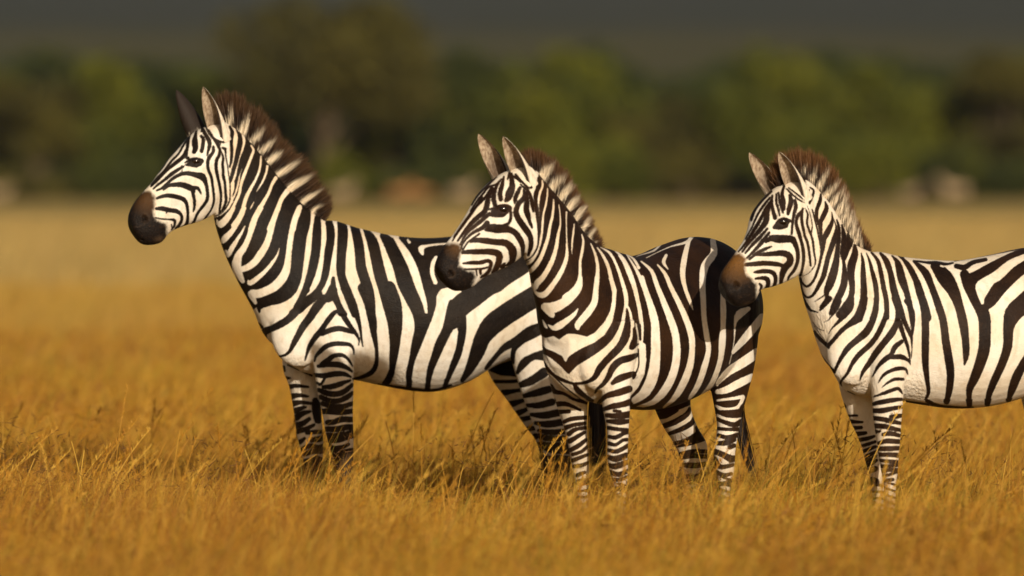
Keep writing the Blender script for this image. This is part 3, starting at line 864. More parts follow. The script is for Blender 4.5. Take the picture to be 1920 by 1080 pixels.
    add_attr(me, 'tan', np.clip((co[:, 2]-0.93)/0.5, 0, 1)*0.8*(PX > Z['neckx'])); add_attr(me, 'stripe', st+np.where(PX < Z['neckx']-25, -0.5, np.where(co[:, 2] < 0.62, -1.3, Z['bias']))); add_attr(me, 'muzzle', mz); add_attr(me, 'dirt', dirt)
    me.vertices.foreach_set('co', co2.astype(np.float32).ravel()); me.update()
    # ears, joined into the same body mesh
    ev, ef, ea = [], [], []
    HP = Z['hp']
    for E in Z['ears']:
        bx, by, tx, ty, Wd, face, dy = E[:7]      # base px, tip px, half width m, direction the opening faces (deg, 0=to camera, 90=left), depth offset
        h, nn = None, None
        base = HP.lift(bx, by, dy); tip = HP.lift(tx, ty, dy*1.5)
        ax = tip-base; ln = ax.length; ax.normalize(); f = math.radians(face)
        op = Vector((-math.sin(f), -math.cos(f), 0)); op = (op - ax*op.dot(ax)).normalized(); sd_ = ax.cross(op)
        nu, nv = 17, 20
        for layer in (0, 1):
            b0 = len(ev)
            for j in range(nv+1):
                v = j/nv; wd = Wd*max(0.03, (1-v**3.4)**0.68*(1.20-0.34*v))
                openang = math.radians(165 - 75*min(1, v*1.3)); rad = wd*0.95
                for i in range(nu):
                    u = -1+2*i/(nu-1); a = u*openang; rr = rad*(1 - (0.07 if layer else 0)*(1-abs(u)**6))
                    c = base + ax*(ln*v) + op*(wd*0.25)
                    p = c + sd_*(rr*math.sin(a)) - op*(rr*math.cos(a)*0.75) + op*(0.02*v*v)
                    ev.append(p); ea.append((v, u, float(layer), float(E[7]) if len(E) > 7 else 0.0))
            for j in range(nv):
                for i in range(nu-1):
                    q = (b0+j*nu+i, b0+j*nu+i+1, b0+(j+1)*nu+i+1, b0+(j+1)*nu+i); ef.append(q if layer == 0 else q[::-1])
    body = bpy.data.objects.new('body', me)
    import bmesh
    bm = bmesh.new(); bm.from_mesh(me); nb = len(bm.verts)
    lay = {k: (bm.verts.layers.float.get(k) or bm.verts.layers.float.new(k)) for k in ('stripe', 'muzzle', 'dirt', 'ear_v', 'ear_rim', 'ear_in', 'ear_dark')}
    nvs = []
    for p, a in zip(ev, ea):
        v = bm.verts.new(p); v[lay['ear_v']], v[lay['ear_rim']], v[lay['ear_in']], v[lay['ear_dark']] = a; v[lay['stripe']] = 30; nvs.append(v)
    for q in ef:
        fc = bm.faces.new([nvs[i] for i in q]); fc.material_index = 1
    me.materials.clear(); me.materials.append(M_COAT); me.materials.append(M_EAR)
    bm.to_mesh(me); bm.free(); me.shade_smooth()
    root = bpy.data.objects.new(Z['name'], None); COL.objects.link(root)
    gp = Z['root']; root.location = gp; tag(root, Z['label'], 'zebra', 'zebras standing in the tall grass')
    bpy.context.view_layer.update()
    def child(o):
        o.parent = root; o.matrix_parent_inverse = root.matrix_world.inverted(); 
    COL.objects.link(body); child(body)
    # eye
    ex, ey, er = Z['eye']; h, nn = hit(ex, ey)
    if h is not None:
        c = h + ray(ex, ey).normalized()*er*0.66
        sv, sf = [], []; nu, nv = 24, 14
        for i in range(nv+1):
            for j in range(nu):
                ph = math.pi*i/nv; t = 2*math.pi*j/nu; sv.append(c+Vector((er*1.1*math.sin(ph)*math.cos(t), er*math.cos(ph)*-1, er*0.86*math.sin(ph)*math.sin(t))))
        for i in range(nv):
            for j in range(nu): k = (j+1) % nu; sf.append((i*nu+j, i*nu+k, (i+1)*nu+k, (i+1)*nu+j))
        e = mesh_obj('eye', sv, sf, M_EYE); child(e)
    # mane
    rt = crom([(*p, 0) for p in Z['mane_root']], 40)[:, :2]; tp = crom([(*p, 0) for p in Z['mane_tip']], 40)[:, :2]
    nh = Z.get('nhair', 17000); t = rng.random(nh)**0.97
    # depth of crest by interpolating the neck tops
    nk = sorted([((T[0]), T[1]) for T, B, L, w, e in neck+head[-3:]]); nx = np.array([a[0] for a in nk]); ny = np.array([a[1] for a in nk])
    ti = (t*(len(rt)-1)).astype(int); ti2 = (t*(len(tp)-1)).astype(int)
    roots = []; tips = []
    lat = rng.normal(0, 0.011, nh); lat = np.clip(lat, -0.026, 0.026); Lv = np.array(HP.L)
    for i in range(nh):
        a = rt[ti[i]]; b = tp[ti2[i]]
        xw = (a[0]-960)/FPX*29.5; Yc = float(np.interp(xw, nx, ny)); 
        r_ = at(a[0], a[1]+5, Yc); q_ = at(b[0], b[1], Yc); roots.append(r_); tips.append(q_)
    roots = np.array(roots) + Lv*lat[:, None]; tips = np.array(tips)
    ln = (rng.uniform(0.72, 1.02, nh)*(0.96+0.07*np.sin(t*95+2*np.sin(t*37))))[:, None]; ax = tips-roots
    tips = roots + ax*ln + rng.normal(0, 0.010, (nh, 3)) + Lv*(lat[:, None]*0.5)
    mt = TR[Z['id']+'_mane']
    def fa(V, T):
        n_, m_, _ = V.shape; px, py = proj(V.reshape(-1, 3)); jx = np.repeat(rng.normal(0, 1.8, n_), m_); d = -paint(px+jx, py, mt, -30.0)
        wv = np.clip(0.35-(d+Z.get('manebias', 0))/4.0, 0, 1)*np.clip(1.25-T.ravel()*0.75, 0, 1); r_ = np.repeat(rng.random(n_), m_); return dict(hair_t=T.ravel(), hair_w=wv, hair_r=r_, hair_c=np.full(n_*m_, Z['manered']))
    mo = strands('mane', roots, tips, -ax*0.0 + rng.normal(0, 0.01, (nh, 3)), rng.uniform(0.0009, 0.0018, nh), M_MANE, None, fa, rng, 5); child(mo)
    # tail
    if 'tail' in Z:
        pts, Yt, wdt, nt = Z['tail']; c = crom([list(at(a, b, Yt)) for a, b in pts], 12)
        n_dock = int(len(c)*0.45)
        st2 = dict(v=[], f=[], p=[]); rows = []
        for i in range(0, n_dock+1, 3):
            p = Vector(c[i]); k = 0.030*(1-i/n_dock*0.5); rows.append((p+Vector((k, 0, 0)), p-Vector((k, 0, 0)), Vector((0, -1, 0)), k, 0))
        loft(rows, 0, st2, 14, 2); dock = mesh_obj('tail', st2['v'], st2['f'], M_COAT)
        add_attr(dock.data, 'stripe', np.sin(get_co(dock.data)[:, 2]*120)*4+1); add_attr(dock.data, 'muzzle', np.zeros(len(st2['v']))); add_attr(dock.data, 'dirt', np.zeros(len(st2['v'])))
        child(dock)
        i0 = (rng.random(nt)*0.35+0.30); r_ = c[(i0*(len(c)-1)).astype(int)]; e_ = c[-1] + (c[-1]-c[-8])*rng.uniform(-1.2, 0.5, nt)[:, None]*0.6
        off = rng.normal(0, wdt, (nt, 3)); mid = c[(0.7*(len(c)-1)).__int__()]
        R = r_ + off*0.4; Tt = e_ + off*1.0
        bend = ((R+Tt)/2 - (mid+off))*4*0.8
        th = strands('tail_tuft', R, Tt, bend, np.full(nt, 0.0022), M_TAIL, None, lambda V, T: {}, rng, 6)
        th.parent = dock; bpy.context.view_layer.update(); th.matrix_parent_inverse = dock.matrix_world.inverted()
    return root

def G(px, Y):
    p = at(px, 900, Y); return Vector((p.x, p.y, 0))

Z1 = dict(id='z1', bias=-0.5, neckx=430, manered=0.15, nose=(276,374,32,.75), lowdark=9, brown=0.0, wrinkles=[(560,705,40),(680,690,26),(655,660,18),(760,735,40)], name='zebra', seed=1, plane=(640, 30.75, 17), vox=0.0047, legtop=0.80, ground=1018,
  label='leftmost and tallest zebra, standing side on with a dark brown mane', root=G(760, 30.8),
  torso=[(505,565,520,650,.06),(530,500,545,688,.125),(575,440,595,704,.165),(615,413,650,710,.20),(670,427,710,722,.245),(735,441,770,733,.275),
         (800,446,820,734,.285),(870,441,875,716,.28),(940,432,930,684,.265),(1000,440,990,668,.25),(1055,470,1050,650,.20),(1095,520,1090,620,.12)],
  neck=[(660,440,570,680,.16,17),(605,412,505,640,.15,17),(570,385,475,580,.125,17),(535,348,445,525,.105,18),(503,307,422,475,.092,20),(469,266,406,425,.082,22),(445,244,400,385,.076,24),(418,226,390,340,.07,25)],
  head=[(241,414,250,440,.03,25),(243,398,268,459,.044,25),(253,378,300,456,.054,25),(268,360,318,436,.052,25),(285,342,345,424,.058,25),(302,318,375,415,.07,25),
        (322,292,402,400,.085,25),(345,266,425,370,.095,25),(368,246,432,330,.09,25),(395,234,435,290,.075,25),(415,230,435,262,.05,25)],
  legs=[(1, 0.13, [(575,670,590,.07),(583,668,640,.075),(588,664,690,.07),(595,663,735,.062),(604,662,775,.052),(611,663,815,.047),(622,663,850,.036),(631,662,880,.030),(635,660,930,.026),(634,661,975,.030),(632,664,1000,.032),(628,668,1019,.036)]),
        (2, -0.13, [(530,600,640,.07),(530,600,690,.065),(542,601,725,.058),(551,603,775,.05),(556,606,815,.046),(565,606,850,.036),(571,604,880,.03),(575,602,930,.026),(573,603,960,.030),(571,606,985,.032),(568,610,1003,.036)]),
        (1, 0.15, [(930,1100,560,.09),(945,1098,620,.10),(960,1092,680,.09),(975,1085,730,.075),(995,1078,785,.058),(1013,1072,830,.046),(1022,1070,870,.036),(1028,1066,920,.028),(1028,1064,970,.03),(1022,1068,1005,.034),(1018,1072,1022,.038)]),
        (3, -0.15, [(905,1060,600,.08),(908,1050,660,.09),(918,1040,705,.08),(950,1035,750,.065),(980,1040,793,.052),(1006,1050,830,.044),(1014,1046,870,.034),(1018,1045,920,.028),(1014,1046,960,.03),(1010,1050,985,.034),(1006,1052,1003,.036)])],
  muscle=[(560,620,0.085,.12,.07,.15,0),(615,580,0.105,.15,.08,.22,0),(1000,560,0.12,.22,.11,.20,0)],
  farsets=[(2, 'z1_ff'), (3, 'z1_fh')], sculpt=[], crease=[('B 678,540,2 672,620,2 688,700,2', 7, -.010), ('B 905,695,2 935,650,2 950,600,2', 8, -.008), ('B 520,590,2 545,650,2 590,702,2', 8, -.008), ('B 432,420,2 468,500,2 500,560,2', 9, -.007), ('B 590,690,2 586,640,2 600,600,2', 7, -.007), ('B 640,455,2 660,520,2 676,560,2', 14, -.006)], muzzle='250,395,30 262,430,48 285,440,34', muzx=330,
  ears=[(417,264,385,160,.040,28,0.036,0),(380,262,337,166,.047,125,-0.05,1)], earY=29.92, eye=(367,302,.021), anchors=[(368,303),(271.5,409),(400,400)],
  mane_root=[(405,232),(432,238),(445,246),(469,268),(486,287),(503,309),(517,328),(535,350),(561,378),(585,398),(602,412)],
  mane_tip=[(385,190),(425,170),(455,178),(487,200),(515,232),(540,265),(570,290),(590,315),(610,345),(622,375),(612,402)],
  tail=([(1098,500),(1118,560),(1122,650),(1120,740),(1118,820),(1122,895)], 31.0, .014, 900))
Z2 = dict(id='z2', bias=-0.5, neckx=1010, manered=0.5, nose=(856,462,24,.4), lowdark=0, brown=1.0, wrinkles=[(1075,730,38),(1105,735,30),(1050,720,20),(1196,700,16),(1345,715,22)], name='zebra', seed=2, plane=(1065, 28.55, 55), vox=0.0047, legtop=0.80, ground=1052,
  label='middle zebra turned partly chest on, its head in front of the left zebra', root=G(1200, 28.9),
  torso=[(1040,600,1048,690,.06),(1058,540,1066,733,.115),(1087,490,1092,748,.155),(1115,463,1115,755,.19),(1150,472,1150,762,.23),(1185,480,1185,768,.265),(1225,472,1225,768,.28),
         (1262,456,1262,755,.275),(1300,444,1298,735,.26),(1332,450,1330,700,.235),(1358,477,1358,670,.185),(1375,522,1375,630,.11)],
  neck=[(1150,482,1080,690,.16,55),(1118,461,1044,650,.14,55),(1088,435,1028,600,.115,50),(1063,395,1014,560,.097,45),(1040,365,1004,520,.085,40),(1014,334,986,475,.078,35),(1000,314,978,420,.07,30)],
  head=[(817,500,830,528,.03,28),(821,482,852,546,.043,28),(834,460,882,540,.053,28),(850,440,902,524,.053,28),(866,416,928,510,.058,28),(880,394,955,498,.07,28),
        (895,368,980,478,.085,28),(915,346,1000,450,.095,28),(938,328,1005,410,.09,28),(965,314,1008,375,.075,28),(985,307,1008,345,.05,28)],
  legs=[(1, 0.13, [(1120,1200,600,.09),(1122,1195,660,.085),(1125,1184,715,.07),(1129,1182,760,.058),(1138,1179,810,.046),(1138,1177,855,.042),(1143,1178,885,.033),(1152,1175,915,.028),(1156,1173,960,.026),(1154,1174,1010,.03),(1151,1178,1035,.033),(1147,1181,1053,.036)]),
        (1, -0.13, [(1020,1090,600,.08),(1024,1100,670,.08),(1031,1104,720,.07),(1044,1102,763,.058),(1058,1101,805,.046),(1068,1104,850,.042),(1074,1105,885,.033),(1081,1104,915,.028),(1084,1102,960,.026),(1082,1104,1010,.03),(1078,1107,1040,.033),(1075,1111,1058,.036)]),
        (1, 0.15, [(1320,1424,560,.12),(1322,1423,620,.12),(1326,1416,680,.10),(1333,1404,732,.08),(1341,1392,775,.06),(1344,1386,805,.05),(1338,1379,848,.044),(1343,1377,885,.034),(1348,1370,915,.028),(1350,1369,960,.027),(1347,1372,1000,.03),(1343,1376,1028,.036)]),
        (1, -0.15, [(1200,1300,640,.10),(1210,1300,700,.09),(1225,1295,760,.075),(1243,1308,800,.06),(1262,1325,830,.05),(1276,1326,862,.046),(1284,1322,895,.038),(1287,1318,925,.03),(1290,1314,960,.028),(1288,1316,990,.03),(1284,1320,1016,.036)])],
  muscle=[(1150,620,0.10,.14,.08,.20,0),(1120,670,0.09,.11,.07,.13,0),(1350,570,0.12,.20,.10,.20,0),(1050,660,-0.05,.08,.06,.12,0)],
  farsets=[], sculpt=[], crease=[('B 1058,590,2 1064,680,2 1078,742,2', 9, -.010), ('B 1192,560,2 1196,640,2 1188,710,2', 7, -.010), ('B 1000,500,2 1020,560,2 1045,600,2', 9, -.007), ('B 1340,725,2 1360,660,2 1370,600,2', 7, -.008), ('B 1120,740,2 1128,690,2 1150,650,2', 8, -.008)], muzzle='830,480,30 842,515,48 868,525,34', muzx=915,
  ears=[(992,348,947,251,.039,30,0.036,0),(950,344,898,249,.038,12,-0.05,0.4)], earY=27.95, eye=(943,392,.020), anchors=[(944,393),(845,512),(975,488)],
  mane_root=[(985,318),(1000,320),(1012,332),(1035,361),(1050,377),(1063,395),(1075,416),(1090,438),(1105,456),(1122,462)],
  mane_tip=[(975,288),(995,280),(1020,284),(1045,302),(1068,330),(1088,365),(1103,395),(1113,420),(1120,442),(1124,460)],
  tail=([(1372,500),(1388,600),(1388,700),(1383,760),(1391,820),(1411,884)], 29.45, .0075, 800))
Z3 = dict(id='z3', manebias=0.9, bias=0.5, neckx=1530, manered=1.0, nose=(1384,488,44,1.0), lowdark=0, brown=0.7, wrinkles=[(1590,725,34),(1625,720,26),(1715,730,36),(1545,600,30)], name='zebra', seed=3, plane=(1640, 28.7, 20), vox=0.0047, legtop=0.80, ground=1042,
  label='rightmost zebra with reddish brown mane, its hindquarters cut off by the frame', root=G(1790, 28.75),
  torso=[(1548,620,1562,690,.06),(1570,560,1588,733,.115),(1602,500,1622,744,.15),(1638,472,1672,750,.18),(1690,481,1720,758,.22),(1750,487,1770,765,.25),(1800,488,1815,766,.26),
         (1860,477,1865,760,.26),(1930,463,1925,742,.245),(1990,466,1975,715,.23),(2035,500,2025,690,.18),(2065,545,2055,640,.1)],
  neck=[(1680,490,1620,720,.15,20),(1630,471,1560,690,.14,20),(1600,455,1538,650,.115,20),(1574,412,1524,605,.10,21),(1550,375,1511,565,.085,23),(1524,346,1502,515,.075,25),(1508,335,1494,450,.07,27)],
  head=[(1350,530,1360,560,.03,28),(1353,512,1382,576,.043,28),(1366,492,1412,566,.053,28),(1381,472,1424,545,.053,28),(1395,452,1448,538,.058,28),(1405,428,1475,528,.07,28),
        (1412,402,1500,512,.085,28),(1428,378,1517,480,.095,28),(1450,356,1522,440,.09,28),(1475,342,1525,400,.075,28),(1495,336,1522,370,.05,28)],
  legs=[(1, 0.12, [(1618,1712,600,.07),(1624,1706,660,.075),(1630,1698,710,.068),(1634,1694,745,.058),(1637,1691,785,.05),(1643,1688,825,.045),(1648,1685,862,.042),(1653,1683,890,.034),(1658,1680,915,.028),(1660,1679,960,.026),(1657,1682,1005,.03),(1653,1686,1040,.036)]),
        (2, -0.12, [(1565,1640,660,.07),(1570,1640,705,.065),(1577,1640,740,.058),(1592,1643,785,.05),(1612,1650,828,.044),(1624,1657,872,.036),(1633,1658,905,.03),(1636,1657,950,.026),(1634,1659,990,.03),(1630,1662,1025,.036)]),
        (1, 0.14, [(1920,2065,600,.09),(1930,2060,680,.09),(1945,2050,740,.075),(1965,2045,800,.055),(1985,2040,850,.045),(1992,2034,900,.034),(1996,2030,960,.028),(1992,2034,1010,.03),(1986,2040,1046,.036)]),
        (3, -0.14, [(1900,2030,640,.09),(1905,2015,700,.085),(1915,2005,750,.07),(1930,2000,805,.055),(1948,2000,850,.045),(1955,1996,900,.034),(1958,1992,950,.028),(1954,1996,990,.03),(1950,2000,1016,.036)])],
  muscle=[(1600,655,0.075,.11,.065,.14,0),(1655,600,0.10,.13,.07,.19,0),(1970,590,0.12,.18,.10,.18,0)],
  farsets=[(2, 'z3_ff')], sculpt=[], crease=[('B 1705,560,2 1704,640,2 1716,720,2', 7, -.010), ('B 1540,590,2 1566,660,2 1618,728,2', 8, -.008), ('B 1506,525,2 1530,580,2 1550,620,2', 9, -.007), ('B 1628,730,2 1632,690,2 1650,650,2', 7, -.007), ('B 1640,490,2 1670,560,2 1700,590,2', 14, -.006)], muzzle='1362,512,30 1372,545,46 1398,555,34', muzx=1440,
  ears=[(1506,374,1464,280,.039,30,0.036,0),(1462,372,1405,284,.037,12,-0.05,0)], earY=28.75, eye=(1468,416,.020), anchors=[(1467,417),(1381,533),(1492,515)],
  mane_root=[(1460,352),(1480,345),(1500,338),(1519,345),(1535,358),(1547,373),(1563,405),(1582,427),(1598,452),(1613,468),(1627,471)],
  mane_tip=[(1445,310),(1465,286),(1495,277),(1522,283),(1545,296),(1563,313),(1579,337),(1589,367),(1602,404),(1615,438),(1628,463)],
  tail=([(2060,530),(2085,600),(2088,700),(2084,780),(2086,880)], 29.35, .012, 300))
for z in (Z1, Z2, Z3): make_zebra(z)
#ENV
# ================================================================ PLAIN, GRASS
def vnoise(x, y, seed, s):
    """smooth value noise in numpy"""
    r = np.random.default_rng(seed).random((64, 64)); u = x/s; v = y/s
    i = np.floor(u).astype(int); j = np.floor(v).astype(int); fu = u-i; fv = v-j; fu = fu*fu*(3-2*fu); fv = fv*fv*(3-2*fv)
    g = lambda a, b: r[a % 64, b % 64]
    return (g(i, j)*(1-fu)+g(i+1, j)*fu)*(1-fv) + (g(i, j+1)*(1-fu)+g(i+1, j+1)*fu)*fv
def ground():
    n = N('dry_grass_plain'); a = n.noise(0.35, 5, (1, 0.3, 1)); b = n.noise(3.0, 4, (1, 0.5, 1)); far = n.noise(0.03, 3, (1, 0.35, 1))
    c = n.cramp(a, [(0.3, (0.36, 0.255, 0.085)), (0.5, (0.43, 0.315, 0.120)), (0.7, (0.38, 0.295, 0.100))])
    c = n.mix(n.math('MULTIPLY', n.ramp(b, 0.35, 0.7), 0.5), c, (0.30, 0.19, 0.035))
    c = n.mix(n.math('MULTIPLY', n.ramp(far, 0.4, 0.65), 0.35), c, (0.33, 0.26, 0.07))
    n.bump(b, 0.6, 0.2); m = n.done(c, 0.95, 0.05)
    ys = [-300, 10, 24, 60, 120, 250, 470, 700]; xs = [-6000, -400, -60, 0, 60, 400, 6000]
    vs = [(x, y, 0) for y in ys for x in xs]; k = len(xs)
    fs = [(i*k+j, i*k+j+1, (i+1)*k+j+1, (i+1)*k+j) for i in range(len(ys)-1) for j in range(k-1)]
    tag(mesh_obj('ground', vs, fs, m), kind='structure')
    # the far side of the plain and the hillside rising behind the wood
    n = N('hillside'); f = n.noise(0.004, 5, (1, 0.5, 3)); t = n.noise(0.03, 4); g = n.new('NewGeometry'); sx = n.new('SeparateXYZ'); n.t.links.new(g.outputs['Position'], sx.inputs[0])
    hz = n.math('ADD', sx.outputs[2], n.math('MULTIPLY', n.math('SUBTRACT', f, 0.5), 14))
    c = n.mix(n.ramp(hz, 22, 32), (0.090, 0.080, 0.032), (0.056, 0.057, 0.042))  # dark base colours, with cloud shadow on the slope painted in
    c = n.mix(n.math('MULTIPLY', n.ramp(t, 0.45, 0.6), 0.4), c, (0.045, 0.052, 0.034)); n.bump(t, 0.5, 6); m = n.done(c, 0.95, 0.05)
    rng = np.random.default_rng(5); xs = np.linspace(-3500, 3500, 90); ys = np.concatenate([np.linspace(640, 3400, 46)]); X, Y = np.meshgrid(xs, ys)
    Zt = -1.0 + np.clip((Y-700)/2700, 0, 1)**1.15*150 + (vnoise(X, Y, 3, 420)-0.5)*16*np.clip((Y-700)/900, 0, 1)
    co = np.stack([X.ravel(), Y.ravel(), Zt.ravel()], 1); nx = len(xs); i = np.arange((len(ys)-1)*nx).reshape(-1, nx)[:, :-1].ravel()
    q = np.stack([i, i+1, i+1+nx, i+nx], 1); tag(np_mesh('hills', co, None, q, m), kind='structure')
ground()

def grass_material(name='grass_blades', tint=None):
    n = N(name); r = n.attr('gr'); t = n.attr('gt'); p = n.attr('gp')
    c = n.cramp(r, [(0.0, (0.15, 0.058, 0.014)), (0.25, (0.36, 0.150, 0.016)), (0.5, (0.54, 0.275, 0.020)), (0.80, (0.74, 0.47, 0.075)), (0.93, (0.50, 0.36, 0.035)), (1.0, (0.22, 0.21, 0.02))])
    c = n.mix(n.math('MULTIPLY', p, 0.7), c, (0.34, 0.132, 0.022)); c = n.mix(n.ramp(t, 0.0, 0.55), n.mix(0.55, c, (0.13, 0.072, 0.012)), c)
    if tint: c = n.mix(tint[1], c, tint[0])
    d = n.b; d.inputs['Roughness'].default_value = 0.6; d.inputs['Specular IOR Level'].default_value = 0.25; n.put(d.inputs['Base Color'], c)
    tr = n.new('BsdfTranslucent'); n.put(tr.inputs['Color'], c); mx = n.new('MixShader'); mx.inputs[0].default_value = 0.32
    n.t.links.new(d.outputs[0], mx.inputs[1]); n.t.links.new(tr.outputs[0], mx.inputs[2]); n.t.links.new(mx.outputs[0], n.out.inputs[0]); return n.m
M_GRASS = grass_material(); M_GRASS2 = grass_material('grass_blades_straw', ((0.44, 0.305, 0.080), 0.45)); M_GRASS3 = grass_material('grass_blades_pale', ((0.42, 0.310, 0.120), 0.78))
def blades(name, Y0, Y1, count, hmean, wid, seed, pad=1.35, seg=3, shift=0.0, mat=None):
    rng = np.random.default_rng(seed)
    y = np.sqrt(Y0**2 + rng.random(count)*(Y1**2-Y0**2)); x = (rng.random(count)*2-1)*(y*960/FPX*pad + 0.3)
    den = vnoise(x+50, y, seed+1, 0.16)*0.6 + vnoise(x+50, y*0.6, seed+2, 1.1)*0.4
    keep = rng.random(count) < np.clip(-0.05+1.9*den, 0, 1); x = x[keep]; y = y[keep]; den = den[keep]; n = len(x)
    big = vnoise(x+90, y, seed+3, 0.9)*0.6+vnoise(x+90, y, seed+4, 0.3)*0.4
    h = hmean*(0.45+0.85*big)*rng.uniform(0.5, 1.15, n); tall = rng.random(n) < 0.07; h[tall] *= rng.uniform(1.2, 1.8, tall.sum())
    h *= 1-0.30*np.clip((y-28.3)/1.0, 0, 1)*np.clip((36-y)/3, 0, 1)
    a = rng.random(n)*2*math.pi; lean = np.abs(rng.normal(0.34, 0.26, n))*h; lean[tall] *= 0.7; wind = 0.20*h
    dx = np.cos(a)*lean+wind; dy = np.sin(a)*lean*0.8
    th = rng.random(n)*math.pi; sx = np.cos(th); sy = np.sin(th)*0.6; w = wid*rng.uniform(0.5, 1.3, n)
    V = []; T = []
    for k in range(seg+1):
        t = k/seg; cx = x+dx*t**1.8; cy = y+dy*t**1.8; cz = h*(t-0.12*t*t*np.clip(lean/h, 0, 1)*2); ww = w*(1-0.75*t)
        if k < seg: V += [np.stack([cx-sx*ww, cy-sy*ww, cz], 1), np.stack([cx+sx*ww, cy+sy*ww, cz], 1)]; T += [t, t]
        else: V += [np.stack([cx, cy, cz], 1)]; T += [1.0]
    V = np.stack(V, 1); m = V.shape[1]; idx = (np.arange(n)*m)[:, None]
    q = np.concatenate([idx+np.array([[2*k, 2*k+1, 2*k+3, 2*k+2]]) for k in range(seg-1)]); tri = idx+np.array([[2*seg-2, 2*seg-1, 2*seg]])
    gr = np.clip(rng.normal(0.50+shift, 0.25, n) + (vnoise(x+70, y, seed+9, 0.11)-0.5)*0.55 + (vnoise(x, y, seed+5, 0.7)-0.5)*0.5, 0, 1); green = rng.random(n) < 0.22*(vnoise(x, y, seed+6, 0.8)*0.6+vnoise(x, y, seed+16, 0.25)*0.4 > 0.62); gr[green] = 1.0
    gp = np.clip((vnoise(x, y, 7, 0.45)*0.5+vnoise(x, y*0.5, 8, 1.5)*0.5-0.42)*4.5, 0, 1)*rng.uniform(0.4, 1, n)
    o = np_mesh(name, V.reshape(-1, 3), tri, q, mat or M_GRASS, dict(gr=np.repeat(gr, m), gp=np.repeat(gp, m), gt=np.tile(np.array(T), n)), smooth=False)
    tag(o, kind='stuff', label=None); return o
def stalks(name, spots, seed):
    """tall seeding stems: a thin curved stem with a ragged seed head"""
    rng = np.random.default_rng(seed); V = []; F = []; gr = []; gt = []; gp = []
    for (x, y, h, lx, hd) in spots:
        ly = rng.normal(0, 0.04); c0 = rng.uniform(0.4, 0.85); pr = rng.uniform(0, 0.5)
        P = [Vector((x+lx*t**2.2, y+ly*t**2, h*t)) for t in np.linspace(0, 1, 12)]; w = rng.uniform(0.0010, 0.0019)
        for i, p in enumerate(P):
            for s in (-1, 1): V.append((p.x+s*w, p.y, p.z)); V.append((p.x, p.y+s*w, p.z))
        b = len(V)-48
        for i in range(11):
            F.append((b+4*i, b+4*i+2, b+4*i+6, b+4*i+4)); F.append((b+4*i+1, b+4*i+3, b+4*i+7, b+4*i+5))
        gr += [c0]*48; gt += [1]*48; gp += [pr]*48
        if hd:
            for k in range(int(26*hd)):
                t = rng.uniform(0.78, 1.0); p = Vector((x+lx*t**2.2, y+ly*t**2, h*t)); d = Vector((rng.normal(lx*1.2, 0.4), rng.normal(0, 0.4), 1.0)).normalized()
                L = rng.uniform(0.012, 0.03)*(1.3-t*0.4); s = d.cross(Vector((rng.normal(), rng.normal(), 0.1))).normalized()*0.0022; q = p+d*L
                b = len(V); V += [tuple(p), tuple(p+d*L*0.5+s), tuple(q), tuple(p+d*L*0.5-s)]; F.append((b, b+1, b+2, b+3)); gr += [c0]*4; gt += [1]*4; gp += [pr*0.6+0.2]*4
    o = mesh_obj(name, V, F, M_GRASS, smooth=False); add_attr(o.data, 'gr', gr); add_attr(o.data, 'gt', gt); add_attr(o.data, 'gp', gp); tag(o, kind='stuff'); return o
blades('dry_grass', 21.3, 27.0, 110000, 0.34, 0.0020, 11)
blades('dry_grass', 27.0, 33.5, 180000, 0.34, 0.0016, 23)
blades('dry_grass', 33.5, 48.0, 120000, 0.32, 0.0030, 37, shift=0.06)
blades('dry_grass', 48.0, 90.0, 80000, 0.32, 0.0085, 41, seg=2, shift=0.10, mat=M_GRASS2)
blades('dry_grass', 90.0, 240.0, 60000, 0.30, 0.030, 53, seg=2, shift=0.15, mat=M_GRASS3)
def bits(name, Y0, Y1, count, zlo, zhi, L0, L1, wid, seed):
    """broken straw, side shoots and seed husks tangled in the top of the grass"""
    rng = np.random.default_rng(seed); y = np.sqrt(Y0**2 + rng.random(count)*(Y1**2-Y0**2)); x = (rng.random(count)*2-1)*(y*960/FPX*1.3+0.2)
    cl = vnoise(x+30, y, seed, 0.14)*0.6+vnoise(x+30, y, seed+1, 0.5)*0.4; k = rng.random(count) < np.clip(cl*2.2-0.45, 0, 1); x = x[k]; y = y[k]; cl = cl[k]; n = len(x)
    z = zlo+(zhi-zlo)*(1-0.30*np.clip((y-28.3)/1.0, 0, 1)*np.clip((36-y)/3, 0, 1))*np.clip(rng.beta(2.2, 2.0, n)*(0.5+0.9*cl), 0, 1.1); d = rng.normal(size=(n, 3))*np.array([0.9, 0.8, 0.7])+np.array([0.35, 0, 0.75]); d /= np.linalg.norm(d, axis=1, keepdims=True)
    L = rng.uniform(L0, L1, n)[:, None]; c = np.stack([x, y, z], 1); s = np.cross(d, rng.normal(size=(n, 3))); s /= np.linalg.norm(s, axis=1, keepdims=True); s *= (wid*rng.uniform(0.6, 1.6, n))[:, None]
    kink = rng.normal(0, 0.16, (n, 3))*L; V = np.stack([c-s, c+s, c+d*L*0.5+s+kink, c+d*L*0.5-s+kink, c+d*L], 1)
    idx = (np.arange(n)*5)[:, None]; gr = np.clip(rng.normal(0.42, 0.28, n)+(vnoise(x, y, seed+5, 0.4)-0.5)*0.6, 0, 0.96); gp = np.clip(rng.normal(0.35, 0.35, n), 0, 1)
    o = np_mesh(name, V.reshape(-1, 3), idx+np.array([[3, 2, 4]]), idx+np.array([[0, 1, 2, 3]]), M_GRASS, dict(gr=np.repeat(gr, 5), gp=np.repeat(gp, 5), gt=np.full(n*5, 1.0)), smooth=False); tag(o, kind='stuff')
bits('tangled_straw', 22.0, 27.0, 55000, 0.05, 0.31, 0.03, 0.10, 0.0013, 211)
